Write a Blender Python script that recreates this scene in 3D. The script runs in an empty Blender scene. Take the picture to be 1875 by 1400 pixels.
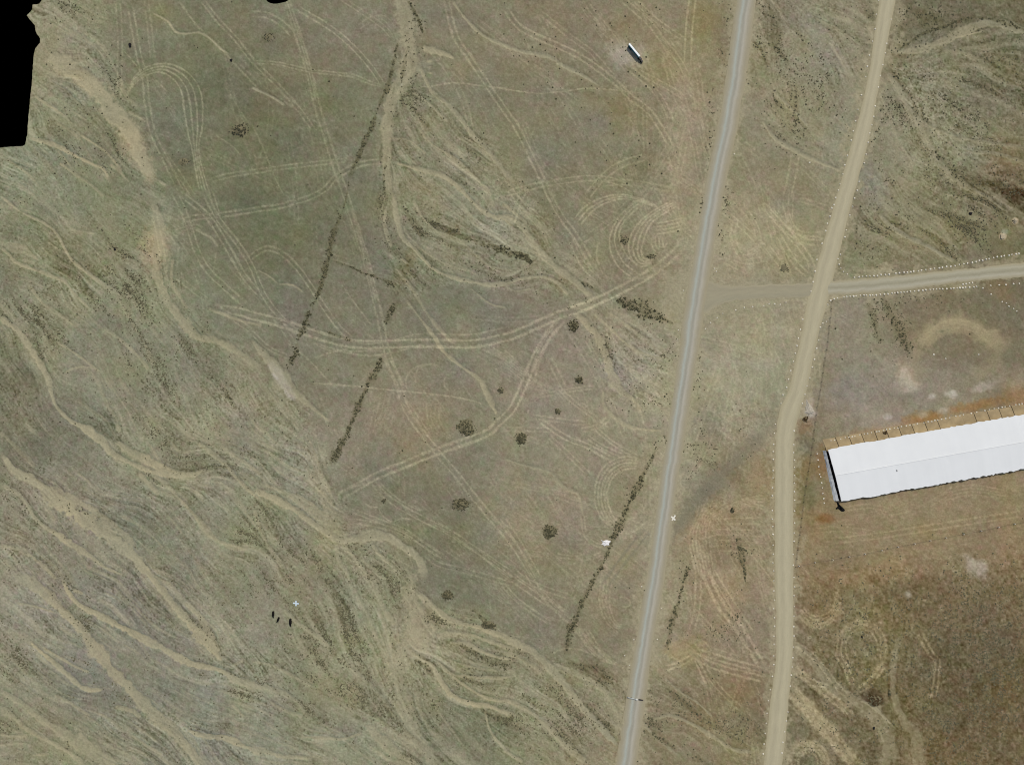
import bpy, bmesh, math, random
import numpy as np
from mathutils import Vector

random.seed(7)
RNG = np.random.default_rng(11)
scene = bpy.context.scene
col = scene.collection

# ------------------------------------------------------------------ camera, sky, sun
S = 0.25                                   # metres per photograph pixel on the ground
CAM_H = 450.0
def wx(px): return (px - 937.5) * S
def wy(py): return (700.0 - py) * S

cam_d = bpy.data.cameras.new("camera")
cam = bpy.data.objects.new("camera", cam_d)
col.objects.link(cam)
cam.location = (0, 0, CAM_H)
cam.rotation_euler = (0, 0, 0)
cam_d.sensor_fit = 'HORIZONTAL'
cam_d.angle = 2 * math.atan(1875 * S / 2 / CAM_H)
cam_d.clip_start = 1.0
cam_d.clip_end = 20000
scene.camera = cam
scene.cycles.filter_width = 1.05

SUN_EL, SUN_AZ = math.radians(60), math.atan2(0.42, 0.90)     # from the upper right of the picture
world = bpy.data.worlds.new("World")
scene.world = world
world.use_nodes = True
wn = world.node_tree
bg = wn.nodes["Background"]
sky = wn.nodes.new("ShaderNodeTexSky")
sky.sky_type = 'NISHITA'
sky.sun_disc = False
sky.sun_elevation = SUN_EL
sky.sun_rotation = SUN_AZ
sky.dust_density = 3.0
wn.links.new(sky.outputs[0], bg.inputs[0])
bg.inputs[1].default_value = 0.10
sl = bpy.data.lights.new("sun", 'SUN')
sl.energy = 2.3
sl.angle = math.radians(0.6)
sl.color = (1.0, 0.95, 0.86)
so = bpy.data.objects.new("sun", sl)
col.objects.link(so)
d = Vector((math.sin(SUN_AZ) * math.cos(SUN_EL), math.cos(SUN_AZ) * math.cos(SUN_EL), math.sin(SUN_EL)))
so.rotation_euler = d.to_track_quat('Z', 'Y').to_euler()
so.location = (100, 200, 300)
vs = scene.view_settings
vs.view_transform = 'Standard'
vs.look = 'None'
vs.gamma = 1.0
vs.use_curve_mapping = False
vs.exposure = 0.0

# ------------------------------------------------------------------ helpers
def lin(c):
    c = np.asarray(c, dtype=np.float64) / 255.0
    return np.where(c <= 0.04045, c / 12.92, ((c + 0.055) / 1.055) ** 2.4)

def material(name, rgb, rough=0.9, spec=0.2, noise=0.25, scale=3.0, bump=0.0, attr=None, objvar=0.0):
    m = bpy.data.materials.new(name)
    m.use_nodes = True
    nt = m.node_tree
    b = nt.nodes["Principled BSDF"]
    b.inputs["Roughness"].default_value = rough
    b.inputs["Specular IOR Level"].default_value = spec
    tc = nt.nodes.new("ShaderNodeTexCoord")
    n = nt.nodes.new("ShaderNodeTexNoise")
    n.inputs["Scale"].default_value = scale
    n.inputs["Detail"].default_value = 5
    nt.links.new(tc.outputs["Object"], n.inputs["Vector"])
    mr = nt.nodes.new("ShaderNodeMapRange")
    mr.inputs[1].default_value = 0.25; mr.inputs[2].default_value = 0.75
    mr.inputs[3].default_value = 1 - noise; mr.inputs[4].default_value = 1 + noise
    nt.links.new(n.outputs[0], mr.inputs[0])
    mx = nt.nodes.new("ShaderNodeVectorMath"); mx.operation = 'SCALE'
    nt.links.new(mr.outputs[0], mx.inputs["Scale"])
    if attr:
        a = nt.nodes.new("ShaderNodeAttribute"); a.attribute_name = attr
        nt.links.new(a.outputs["Color"], mx.inputs[0])
    else:
        mx.inputs[0].default_value = tuple(rgb)
    out = mx.outputs[0]
    if objvar:
        oi = nt.nodes.new("ShaderNodeObjectInfo")
        m2 = nt.nodes.new("ShaderNodeMapRange")
        m2.inputs[3].default_value = 1 - objvar; m2.inputs[4].default_value = 1 + objvar
        nt.links.new(oi.outputs["Random"], m2.inputs[0])
        sc = nt.nodes.new("ShaderNodeVectorMath"); sc.operation = 'SCALE'
        nt.links.new(out, sc.inputs[0]); nt.links.new(m2.outputs[0], sc.inputs["Scale"])
        out = sc.outputs[0]
    nt.links.new(out, b.inputs["Base Color"])
    if bump:
        bp = nt.nodes.new("ShaderNodeBump")
        bp.inputs["Strength"].default_value = bump
        bp.inputs["Distance"].default_value = 0.1
        nt.links.new(n.outputs[0], bp.inputs["Height"])
        nt.links.new(bp.outputs[0], b.inputs["Normal"])
    return m

def tag(o, label=None, cat=None, group=None, kind=None):
    if label: o["label"] = label
    if cat: o["category"] = cat
    if group: o["group"] = group
    if kind: o["kind"] = kind
    return o

def link(name, me, mat=None, parent=None, loc=(0, 0, 0), rot=0.0):
    o = bpy.data.objects.new(name, me)
    col.objects.link(o)
    o.location = loc
    o.rotation_euler = (0, 0, rot)
    if mat is not None and me is not None and not me.materials: me.materials.append(mat)
    if parent: o.parent = parent
    return o

def empty(name, loc=(0, 0, 0), rot=0.0):
    o = bpy.data.objects.new(name, None)
    col.objects.link(o)
    o.location = loc
    o.rotation_euler = (0, 0, rot)
    return o

def pymesh(name, verts, faces, smooth=False):
    me = bpy.data.meshes.new(name)
    me.from_pydata([tuple(v) for v in verts], [], [tuple(f) for f in faces])
    me.update()
    if smooth: me.polygons.foreach_set("use_smooth", [True] * len(me.polygons))
    return me

def bm_mesh(name, bm):
    me = bpy.data.meshes.new(name)
    bmesh.ops.recalc_face_normals(bm, faces=bm.faces)
    bm.to_mesh(me); bm.free()
    return me

def bm_box(bm, c, size, rz=0.0, ry=0.0, bevel=0.0):
    from mathutils import Matrix
    r = bmesh.ops.create_cube(bm, size=1.0)
    vsx = r['verts']
    mat = Matrix.Translation(c) @ Matrix.Rotation(rz, 4, 'Z') @ Matrix.Rotation(ry, 4, 'Y') @ Matrix.Diagonal((*size, 1))
    bmesh.ops.transform(bm, matrix=mat, verts=vsx)
    if bevel:
        es = list({e for v in vsx for e in v.link_edges})
        bmesh.ops.bevel(bm, geom=es, offset=bevel, segments=2, affect='EDGES')

def bm_tube(bm, a, b, r, n=6, r2=None):
    a = Vector(a); b = Vector(b); r2 = r if r2 is None else r2
    q = (b - a).to_track_quat('Z', 'Y')
    lo = [bm.verts.new(a + q @ Vector((r * math.cos(2 * math.pi * i / n), r * math.sin(2 * math.pi * i / n), 0))) for i in range(n)]
    hi = [bm.verts.new(b + q @ Vector((r2 * math.cos(2 * math.pi * i / n), r2 * math.sin(2 * math.pi * i / n), 0))) for i in range(n)]
    for i in range(n):
        bm.faces.new((lo[i], lo[(i + 1) % n], hi[(i + 1) % n], hi[i]))
    bm.faces.new(lo[::-1]); bm.faces.new(hi)

# zoom-tile coordinates (3.89x) to photograph pixels
CX, RY, ZF = (0, 460, 920, 1395), (0, 350, 700, 1040), 480 / 1867.0
def Z(c, r, *p):
    return [(CX[c] + x * ZF, RY[r] + y * ZF) for x, y in p]

def smooth_line(pts, step=5.0):
    p = np.array(pts, dtype=float)
    if len(p) < 2: return p
    if len(p) == 2:
        n = max(2, int(np.hypot(*(p[1] - p[0])) / step) + 1)
        return p[0] + (p[1] - p[0]) * np.linspace(0, 1, n)[:, None]
    q = np.vstack([2 * p[0] - p[1], p, 2 * p[-1] - p[-2]])
    out = []
    for i in range(1, len(q) - 2):
        a, b, c, e = q[i - 1], q[i], q[i + 1], q[i + 2]
        n = max(2, int(np.hypot(*(c - b)) / step) + 1)
        t = np.linspace(0, 1, n, endpoint=False)[:, None]
        out.append(0.5 * (2 * b + (c - a) * t + (2 * a - 5 * b + 4 * c - e) * t ** 2 + (3 * b - a - 3 * c + e) * t ** 3))
    out.append(p[-1:])
    return np.vstack(out)

def offset_line(p, d):
    p = np.asarray(p, float)
    t = np.gradient(p, axis=0)
    t /= np.maximum(np.hypot(t[:, 0], t[:, 1])[:, None], 1e-6)
    return p + np.stack([-t[:, 1], t[:, 0]], 1) * d

# ------------------------------------------------------------------ ground raster (vertex grid)
STEP = 1.55
X0, X1, Y0, Y1 = -45.0, 1920.0, -45.0, 1445.0
xs = np.arange(X0, X1, STEP); ys = np.arange(Y0, Y1, STEP)
W, H = len(xs), len(ys)
GX, GY = np.meshgrid(xs, ys)

def vnoise(cell):
    """smooth value noise, ~unit variance, feature size in photo pixels"""
    c = cell / STEP
    h, w = int(H / c) + 4, int(W / c) + 4
    g = RNG.standard_normal((h, w))
    yy = np.arange(H) / c + RNG.random(); xx = np.arange(W) / c + RNG.random()
    yi = yy.astype(int); xi = xx.astype(int)
    fy = (yy - yi); fx = (xx - xi)
    fy = (fy * fy * (3 - 2 * fy))[:, None]; fx = (fx * fx * (3 - 2 * fx))[None, :]
    a = g[np.ix_(yi, xi)]; b = g[np.ix_(yi, xi + 1)]; c_ = g[np.ix_(yi + 1, xi)]; e = g[np.ix_(yi + 1, xi + 1)]
    r = (a * (1 - fx) + b * fx) * (1 - fy) + (c_ * (1 - fx) + e * fx) * fy
    return r / r.std()

def fbm(cell, octs=4, gain=0.55):
    r = np.zeros((H, W)); a = 1.0
    for o in range(octs):
        if cell < STEP * 1.01: break
        r += a * vnoise(cell); a *= gain; cell *= 0.5
    return r / r.std()

KY = np.fft.fftfreq(H)[:, None]; KX = np.fft.rfftfreq(W)[None, :]
def gblur(a, sig_px):
    s = sig_px / STEP
    f = np.exp(-2 * (math.pi ** 2) * s * s * (KX ** 2 + KY ** 2))
    return np.fft.irfft2(np.fft.rfft2(a) * f, s=(H, W))

EDGE = fbm(26, 4)                                   # roughens stroke edges
FINE = fbm(6, 3)

def stroke(layer, pts, w, strength=1.0, soft=0.5, rough=0.35, mode='max', fade=0.0):
    """pts in photo px; w = full width px (number or one per point)"""
    p0 = np.array(pts, float)
    p = smooth_line(p0, 5.0)
    if np.isscalar(w): ws = np.full(len(p), float(w))
    else:
        k = np.linspace(0, len(p0) - 1, len(p)); ws = np.interp(k, np.arange(len(p0)), np.array(w, float))
    n = len(p)
    fd = np.ones(n)
    if fade > 0:
        u = np.linspace(0, 1, n); fd = np.clip(np.minimum(u, 1 - u) / fade, 0, 1)
    M = ws.max() * 1.2 + 6
    x0 = max(0, int((p[:, 0].min() - M - X0) / STEP)); x1 = min(W, int((p[:, 0].max() + M - X0) / STEP) + 2)
    y0 = max(0, int((p[:, 1].min() - M - Y0) / STEP)); y1 = min(H, int((p[:, 1].max() + M - Y0) / STEP) + 2)
    if x1 <= x0 or y1 <= y0: return
    tmp = np.zeros((y1 - y0, x1 - x0), np.float32)
    for i in range(n - 1):
        a, b = p[i], p[i + 1]
        m = max(ws[i], ws[i + 1]) * 1.2 + 4
        ax = max(x0, int((min(a[0], b[0]) - m - X0) / STEP)); bx = min(x1, int((max(a[0], b[0]) + m - X0) / STEP) + 2)
        ay = max(y0, int((min(a[1], b[1]) - m - Y0) / STEP)); by = min(y1, int((max(a[1], b[1]) + m - Y0) / STEP) + 2)
        if bx <= ax or by <= ay: continue
        gx = xs[None, ax:bx]; gy = ys[ay:by, None]
        dx, dy = b - a; L2 = dx * dx + dy * dy + 1e-9
        t = np.clip(((gx - a[0]) * dx + (gy - a[1]) * dy) / L2, 0, 1)
        dd = np.hypot(gx - a[0] - t * dx, gy - a[1] - t * dy)
        hw = (ws[i] + (ws[i + 1] - ws[i]) * t) * 0.5
        f = fd[i] + (fd[i + 1] - fd[i]) * t
        if rough: hw = hw * (1 + rough * 0.8 * EDGE[ay:by, ax:bx] + rough * 0.5 * FINE[ay:by, ax:bx])
        hw = np.maximum(hw, 0.3)
        s = np.maximum(hw * soft, 1.0)
        v = np.clip((hw + s - dd) / (2 * s), 0, 1); v = v * v * (3 - 2 * v) * f
        sub = tmp[ay - y0:by - y0, ax - x0:bx - x0]
        np.maximum(sub, v, out=sub)
    L = layer[y0:y1, x0:x1]
    if mode == 'max': np.maximum(L, tmp * strength, out=L)
    else: L += tmp * strength

def poly_mask(pts, soft=14.0, rough=8.0):
    """soft polygon mask in photo px"""
    P = np.array(pts, float)
    ins = np.zeros((H, W), bool)
    n = len(P)
    for i in range(n):
        xa, ya = P[i]; xb, yb = P[(i + 1) % n]
        if ya == yb: continue
        c = ((GY < ya) != (GY < yb)) & (GX < (xb - xa) * (GY - ya) / (yb - ya) + xa)
        ins ^= c
    m = gblur(ins.astype(float), soft)
    if rough: m = np.clip(m + 0.16 * EDGE * (4 * m * (1 - m)), 0, 1)
    return np.clip(m, 0, 1)

def blob(x, y, rx, ry=None, ang=0.0, rough=0.3, soft=0.5):
    ry = rx if ry is None else ry
    R = max(rx, ry) * 2 + 8
    x0 = max(0, int((x - R - X0) / STEP)); x1 = min(W, int((x + R - X0) / STEP) + 1)
    y0 = max(0, int((y - R - Y0) / STEP)); y1 = min(H, int((y + R - Y0) / STEP) + 1)
    m = np.zeros((H, W), np.float32)
    if x1 <= x0 or y1 <= y0: return m
    gx = GX[y0:y1, x0:x1] - x; gy = GY[y0:y1, x0:x1] - y
    c, s = math.cos(ang), math.sin(ang)
    u = (gx * c + gy * s) / rx; v = (-gx * s + gy * c) / ry
    r = np.hypot(u, v) + rough * (0.35 * EDGE[y0:y1, x0:x1] + 0.35 * FINE[y0:y1, x0:x1])
    t = np.clip((1 + soft - r) / (2 * soft), 0, 1)
    m[y0:y1, x0:x1] = t * t * (3 - 2 * t)
    return m

# ---- traced features -------------------------------------------------
SAND = [  # (points, widths, strength)
 (Z(0,0,(330,400),(470,470),(620,570),(720,680),(800,780),(870,880),(940,960),(980,1060),(1030,1170),(1060,1240)), [20,32,34,32,30,30,36,26,28,16], 0.95),
 (Z(0,0,(1080,90),(1190,150),(1250,225),(1330,240),(1420,230),(1500,280),(1560,340),(1640,390)), 3, 0.7),
 (Z(0,0,(200,980),(380,1030),(520,1100),(640,1160),(730,1200),(780,1280)), [5,8,8,6,5,4], 0.7),
 (Z(0,0,(240,680),(330,740),(440,810),(520,890)), [3,5,4,2], 0.6),
 (Z(0,0,(510,790),(560,820),(620,860)), 4, 0.55),
 (Z(0,0,(1120,1280),(1190,1325)), 5, 0.8),
 (Z(0,0,(570,960),(650,1010),(760,1090),(870,1220)), 4, 0.5),
 (Z(0,0,(40,1130),(130,1190),(220,1260),(330,1400)), 4, 0.45),
 (Z(0,0,(420,1160),(520,1230),(640,1310),(740,1400)), 6, 0.5),
 (Z(0,0,(780,1170),(860,1230),(920,1300)), 5, 0.5),
 # left middle
 (Z(0,1,(1060,40),(1100,100),(1130,300),(1110,560),(1160,700),(1200,800),(1300,930),(1400,1030),(1550,1070),(1700,1150),(1867,1270)), [12,14,26,16,16,16,18,12,14,12,10], 0.6),
 (Z(0,1,(1480,830),(1600,880),(1750,930),(1867,950)), 5, 0.55),
 (Z(0,1,(0,30),(60,80),(150,150),(300,220),(400,300),(500,480),(620,580),(740,660),(860,720)), [5,6,5,4,4,5,6,8,4], 0.75),
 (Z(0,1,(0,400),(60,450),(120,510),(300,580),(450,640),(540,740),(650,850)), [5,7,7,7,7,4,3], 0.65),
 (Z(0,1,(500,270),(600,290),(680,300)), 4, 0.5),
 (Z(0,1,(540,510),(640,600),(760,690),(870,740)), 5, 0.6),
 (Z(0,1,(0,900),(130,1000),(230,1150),(330,1310),(360,1400)), [10,10,14,11,8], 0.8),
 (Z(0,1,(390,1070),(500,1130),(640,1230),(720,1290)), 5, 0.5),
 (Z(0,1,(730,970),(850,1050),(980,1170),(1060,1270)), 6, 0.5),
 (Z(0,1,(820,250),(860,300)), 3, 0.5),
 (Z(0,1,(200,660),(300,790),(420,880),(560,960)), 7, 0.4),
 (Z(0,1,(460,1290),(560,1250),(690,1260)), 4, 0.5),
 (Z(0,1,(1230,480),(1220,640),(1290,760),(1340,840)), 6, 0.45),
 # left lower
 (Z(0,2,(340,0),(390,150),(440,215),(500,270),(600,330),(720,400),(780,490),(900,560),(1100,640),(1330,680)), [6,6,7,6,12,12,8,8,8,8], 0.85),
 (Z(0,2,(540,290),(650,360),(720,420),(760,470)), [6,13,12,6], 0.9),
 (Z(0,2,(820,420),(980,520),(1150,610),(1330,660),(1470,620)), [10,16,14,12,6], 0.8),
 (Z(0,2,(990,640),(1060,720),(1130,800)), 8, 0.55),
 (Z(0,2,(1060,640),(1200,740),(1280,830),(1400,960),(1480,1060),(1560,1130),(1700,1170),(1867,1230)), [6,8,4,8,10,6,4,4], 0.5),
 (Z(0,2,(1400,420),(1480,480),(1620,600),(1700,700),(1867,850)), [8,10,7,6,5], 0.6),
 (Z(0,2,(1580,460),(1700,540),(1867,650)), 7, 0.5),
 (Z(0,2,(820,290),(860,350)), 8, 0.6),
 (Z(0,2,(0,500),(100,620),(250,710),(400,830),(550,940),(750,1080),(900,1190),(1000,1290),(1060,1400)), [10,12,18,28,30,30,24,18,14], 0.95),
 (Z(0,2,(350,740),(520,830),(680,920),(830,1040),(960,1160)), 12, 0.6),
 (Z(0,2,(0,720),(120,790),(200,880),(260,980),(400,1080),(560,1180),(680,1260),(760,1320),(900,1380)), [8,10,9,6,12,12,8,6,3], 0.75),
 (Z(0,2,(0,1160),(150,1190),(300,1300),(400,1400)), [8,12,8,6], 0.6),
 (Z(0,2,(30,1250),(120,1340),(200,1400)), 12, 0.6),
 (Z(0,2,(0,350),(100,450),(250,600)), 8, 0.35),
 (Z(0,3,(1020,0),(1130,130),(1250,280),(1350,400),(1430,480),(1540,610),(1580,660)), [16,14,14,20,22,18,10], 0.8),
 (Z(0,3,(1320,240),(1420,340),(1480,460),(1560,600)), [8,12,14,8], 0.7),
 (Z(0,3,(40,0),(200,100),(330,180),(420,280),(530,380),(620,490),(700,600),(780,720),(900,830),(980,920),(1100,1040),(1200,1120),(1300,1240),(1400,1350),(1470,1420)), [18,18,18,18,14,20,24,18,18,16,24,24,18,18,16], 0.75),
 (Z(0,3,(440,60),(480,160),(560,260),(700,330),(850,410),(1000,490),(1150,570),(1300,650),(1400,690),(1550,720),(1700,800),(1867,850)), [5,8,10,15,14,13,16,14,10,8,12,12], 0.9),
 (Z(0,3,(510,150),(600,185)), 6, 0.6),
 (Z(0,3,(120,245),(250,270),(390,315)), 4, 0.75),
 (Z(0,3,(210,510),(260,570),(350,640),(460,740),(560,830),(640,870),(740,860)), [4,6,9,10,12,9,4], 0.85),
 (Z(0,3,(300,560),(400,620),(520,690),(640,740)), 5, 0.6),
 (Z(0,3,(380,900),(500,960),(640,1050)), 5, 0.45),
 (Z(0,3,(0,990),(100,1060),(200,1150),(350,1230),(500,1320),(600,1400)), [10,9,8,8,8,8], 0.6),
 (Z(0,3,(0,870),(150,960),(300,1080),(450,1180),(640,1290),(800,1420)), [8,10,14,20,26,26], 0.55),
 (Z(0,3,(560,1180),(660,1280),(820,1400)), 10, 0.7),
 (Z(0,3,(820,980),(930,1010),(1000,1060)), 8, 0.6),
 (Z(0,3,(1330,1150),(1450,1190),(1620,1210),(1750,1270),(1867,1320)), [5,9,9,9,11], 0.8),
 (Z(0,3,(1650,960),(1740,1060)), 5, 0.5),
 (Z(0,3,(1660,690),(1740,650)), 6, 0.7),
 (Z(0,3,(740,1180),(860,1280),(960,1380)), 5, 0.4),
 (Z(0,3,(930,1180),(1040,1260),(1160,1330)), 5, 0.5),
 (Z(0,3,(0,1180),(80,1195),(200,1190)), 5, 0.5),
 (Z(0,3,(220,1330),(360,1320)), 5, 0.5),
 # centre left
 (Z(1,0,(1070,-60),(1090,80),(1110,200),(1130,320),(1140,430),(1100,540),(1030,660),(975,780),(965,900),(965,1050),(965,1200),(985,1400)), [28,30,30,32,30,24,24,18,16,14,14,14], 0.6),
 (Z(1,0,(1170,470),(1100,570),(1040,680)), 9, 0.9),
 (Z(1,0,(1220,340),(1310,365),(1390,390),(1450,420)), [12,10,8,3], 0.9),
 (Z(1,0,(1240,440),(1300,430)), 4, 0.7), (Z(1,0,(1250,520),(1300,520)), 4, 0.7), (Z(1,0,(1250,480),(1290,475)), 3, 0.6),
 (Z(1,0,(1190,460),(1240,560),(1290,660),(1420,760),(1560,940),(1700,1100),(1867,1300)), [8,8,8,8,8,9,10], 0.6),
 (Z(1,0,(1150,650),(1270,740),(1400,870)), 5, 0.5),
 (Z(1,0,(1170,880),(1280,1020),(1450,1130),(1600,1270),(1720,1390)), 5, 0.45),
 (Z(1,0,(980,980),(1120,1000),(1250,1100)), 4, 0.4),
 (Z(1,0,(1030,1160),(1180,1200),(1330,1240),(1450,1310),(1540,1400)), [5,8,9,8,8], 0.75),
 (Z(1,0,(1430,0),(1500,100),(1600,210),(1720,290),(1867,345)), [5,6,6,6,6], 0.7),
 (Z(2,0,(0,325),(150,370),(330,405),(430,470),(560,530),(700,620)), [6,7,7,7,6,3], 0.7),
 (Z(1,0,(0,620),(80,660),(150,690),(240,750)), 3.5, 0.7),
 (Z(1,1,(1490,-10),(1560,60),(1640,130),(1720,180),(1800,190),(1867,240)), [8,8,8,9,8,8], 0.7),
 (Z(1,1,(1010,0),(1040,200),(1080,330),(1180,430),(1280,540),(1400,600),(1550,640),(1700,665),(1867,650)), [10,10,8,6,5,6,7,9,8], 0.75),
 (Z(2,1,(0,660),(150,620),(300,610),(400,660),(470,740)), [8,6,6,7,6], 0.7),
 (Z(1,1,(1130,330),(1250,440),(1400,520),(1550,570)), 3, 0.4),
 (Z(1,1,(1280,280),(1450,330),(1570,420),(1700,530),(1867,560)), 4, 0.45),
 (Z(1,1,(1150,60),(1230,200),(1330,290)), 4, 0.5),
 (Z(1,1,(960,100),(950,250),(1000,400)), 6, 0.5),
 (Z(1,1,(1060,470),(1130,530)), 5, 0.7),
 (Z(1,1,(1020,540),(1150,700),(1260,880),(1370,1010),(1440,1080)), [4,6,7,7,4], 0.4),
 (Z(1,1,(1100,770),(1200,900),(1300,1030),(1380,1150),(1500,1250),(1600,1320),(1680,1400)), [4,5,6,7,7,8,10], 0.6),
 (Z(1,1,(1560,690),(1700,800),(1820,830)), 3, 0.5),
 (Z(1,1,(190,660),(300,670),(370,720)), 3, 0.6), (Z(1,1,(40,560),(120,600),(190,660)), 3, 0.5),
 (Z(1,2,(1640,0),(1680,80),(1720,170),(1750,230)), [10,10,10,5], 0.85),
 (Z(2,1,(0,170),(120,230),(220,360),(300,470),(420,570),(560,680),(640,750)), [10,10,13,13,12,12,10], 0.7),
 (Z(2,1,(0,90),(60,130),(180,240)), 6, 0.5),
 (Z(2,1,(480,800),(600,820),(640,760)), 14, 0.35),
 (Z(2,1,(520,870),(640,980),(700,1080),(760,1250),(830,1400)), [10,12,14,18,16], 0.65),
 (Z(2,1,(20,680),(100,710),(220,690)), 3, 0.5),
 (Z(2,1,(640,860),(760,970),(880,1080),(1000,1150),(1160,1200)), [4,5,6,5,4], 0.5),
 (Z(2,1,(760,860),(900,960),(1040,1070)), 4, 0.35),
 (Z(2,2,(780,-20),(850,60),(930,120),(1000,200)), [14,12,8,4], 0.5),
 (Z(2,2,(720,30),(720,150),(790,240),(920,320),(1150,345)), [3,4,7,5,5], 0.55),
 (Z(2,2,(0,540),(150,590),(340,640),(430,740),(540,800),(575,950)), [4,4,6,6,6,3], 0.55),
 (Z(2,2,(350,680),(440,740),(550,810)), 5, 0.5),
 # the wide pale bed and its bank, lower centre
 (Z(1,1,(0,1060),(100,1170),(200,1280),(300,1400)), [6,14,20,16], 0.7),
 (Z(1,2,(160,0),(250,30),(330,90),(450,190),(560,280)), [16,16,10,5,3], 0.55),
 (Z(1,2,(0,770),(150,820),(300,900),(420,990),(550,1080),(640,1130),(760,1110),(900,1090),(1000,1110),(1100,1180),(1200,1270),(1240,1400)), [12,13,13,11,10,12,14,18,16,17,18,16], 0.85),
 (Z(1,2,(80,720),(250,790),(400,880),(560,1010),(680,1110)), [6,10,22,28,14], 0.45),
 (Z(1,2,(450,640),(520,760),(540,880),(600,1000)), 24, 0.3),
 (Z(1,2,(860,1150),(920,1230),(990,1290)), 6, 0.55),
 (Z(1,2,(610,1140),(620,1260),(700,1380)), 7, 0.55), (Z(1,2,(660,1150),(750,1270),(830,1370)), 6, 0.5),
 (Z(1,2,(20,900),(80,1080),(160,1220),(240,1330)), 7, 0.45),
 (Z(1,3,(1150,30),(1130,180),(1150,300),(1200,450),(1180,560),(1060,680),(1070,850),(1110,1050),(1160,1200),(1260,1320),(1330,1400)), [26,28,36,44,44,30,26,28,28,26,22], 0.55),
 (Z(1,3,(1180,170),(1300,280),(1450,380),(1650,430),(1867,520)), [8,10,12,10,12], 0.85),
 (Z(1,3,(1330,490),(1420,460),(1550,470),(1700,520),(1867,580)), [12,6,6,8,10], 0.6),
 (Z(1,3,(1410,530),(1520,535),(1620,580),(1750,630),(1867,650)), [6,9,7,5,5], 0.75),
 (Z(1,3,(1190,640),(1290,700),(1360,820),(1440,910),(1560,960),(1700,985),(1867,1050)), [6,8,10,10,10,9,12], 0.9),
 (Z(1,3,(1320,650),(1420,750),(1550,770),(1750,780),(1867,770)), [4,6,7,6,4], 0.65),
 (Z(1,3,(1420,760),(1560,860),(1700,930),(1867,950)), [4,6,6,6], 0.65),
 (Z(1,3,(1660,980),(1700,1150),(1800,1280),(1867,1330)), [5,5,6,5], 0.65),
 (Z(1,3,(1380,640),(1560,700),(1760,730)), 4, 0.4),
 (Z(1,3,(230,290),(330,390),(480,490),(560,560)), [6,8,10,6], 0.55),
 (Z(1,3,(0,830),(180,870),(330,950),(380,1040)), [8,10,10,5], 0.6),
 (Z(1,3,(130,950),(260,1020),(370,1060)), 6, 0.5),
 (Z(1,3,(0,660),(150,690),(300,770),(450,850)), 5, 0.5),
 (Z(1,3,(0,1270),(200,1330),(420,1350)), [10,9,9], 0.6),
 (Z(1,3,(350,1200),(500,1205),(650,1215),(790,1170)), 5, 0.6),
 (Z(1,3,(830,1110),(930,1220),(1080,1340),(1200,1420)), [16,16,14,16], 0.5),
 (Z(1,3,(860,840),(960,960),(1040,1070)), 6, 0.4), (Z(1,3,(620,600),(720,720),(870,840)), 6, 0.4),
 (Z(1,3,(860,60),(930,260),(1020,400)), 8, 0.45), (Z(1,3,(750,200),(830,330),(900,500)), 7, 0.35),
 # lower middle, west of the paved road
 (Z(2,3,(0,510),(150,560),(270,640),(400,780),(560,980),(700,1130),(830,1270)), [11,15,16,12,12,12,10], 0.8),
 (Z(2,3,(0,600),(130,640),(280,740)), 8, 0.5),
 (Z(2,3,(0,930),(80,960),(180,1010),(300,1100),(420,1230),(600,1390)), [8,8,8,10,12,12], 0.65),
 (Z(2,3,(360,690),(500,740),(640,810),(740,890),(840,1070)), [9,12,12,8,4], 0.45),
 (Z(2,3,(0,1290),(150,1380)), 8, 0.7),
 (Z(2,3,(1050,1085),(1190,1048),(1350,1110),(1500,1200),(1650,1290),(1780,1310)), [4,6,8,8,8,6], 0.6),
 (Z(2,3,(1000,1090),(1080,1190),(1250,1330)), 7, 0.4),
 (Z(2,3,(1150,780),(1280,890),(1380,950),(1500,1060)), 4, 0.45),
 # right
 (Z(3,0,(930,375),(1080,360),(1250,315),(1400,245),(1550,175),(1700,165),(1900,225)), [6,14,16,22,18,14,12], 0.7),
 (Z(3,0,(940,380),(1150,340),(1300,300),(1450,250),(1600,215)), [5,6,5,4,4], 0.85),
 (Z(3,0,(1700,165),(1800,190),(1900,215)), [6,8,8], 0.7),
 (Z(3,0,(870,500),(980,640),(1060,800),(1150,920),(1250,1150),(1400,1280),(1560,1400)), [8,12,16,14,14,12,12], 0.5),
 (Z(3,0,(1230,1140),(1340,1240),(1480,1330),(1590,1400)), 7, 0.7),
 (Z(3,0,(1130,850),(1300,950),(1500,1000),(1700,1030),(1867,1050)), [5,6,6,5,5], 0.5),
 (Z(3,0,(1500,1080),(1680,1100),(1867,1150)), 7, 0.5),
 (Z(3,0,(1280,360),(1450,380),(1600,470),(1750,540),(1867,600)), 10, 0.3),
 (Z(3,0,(1180,530),(1360,590),(1560,680),(1800,770)), 7, 0.25),
 (Z(3,0,(0,860),(100,990),(250,1080),(400,1150),(570,1220)), [5,8,9,7,5], 0.85),
 (Z(3,0,(60,640),(200,760),(330,900)), 4, 0.5),
 (Z(3,0,(840,650),(940,900),(970,1050),(940,1200)), 6, 0.35),
 (Z(3,1,(830,160),(930,260),(1040,330),(1180,390),(1300,460),(1390,505)), [6,9,9,9,8,6], 0.75),
 (Z(3,1,(820,20),(1000,160),(1200,260),(1350,340)), [12,20,20,10], 0.3),
 (Z(3,1,(1590,30),(1680,100),(1760,150)), 6, 0.5),
 (Z(3,3,(690,940),(780,975),(860,1050),(920,1110)), [6,6,5,3], 1.0),
 (Z(3,3,(240,530),(400,700),(560,880),(700,960),(830,1070),(890,1200),(910,1400)), [12,18,24,26,28,26,24], 0.45),
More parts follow.
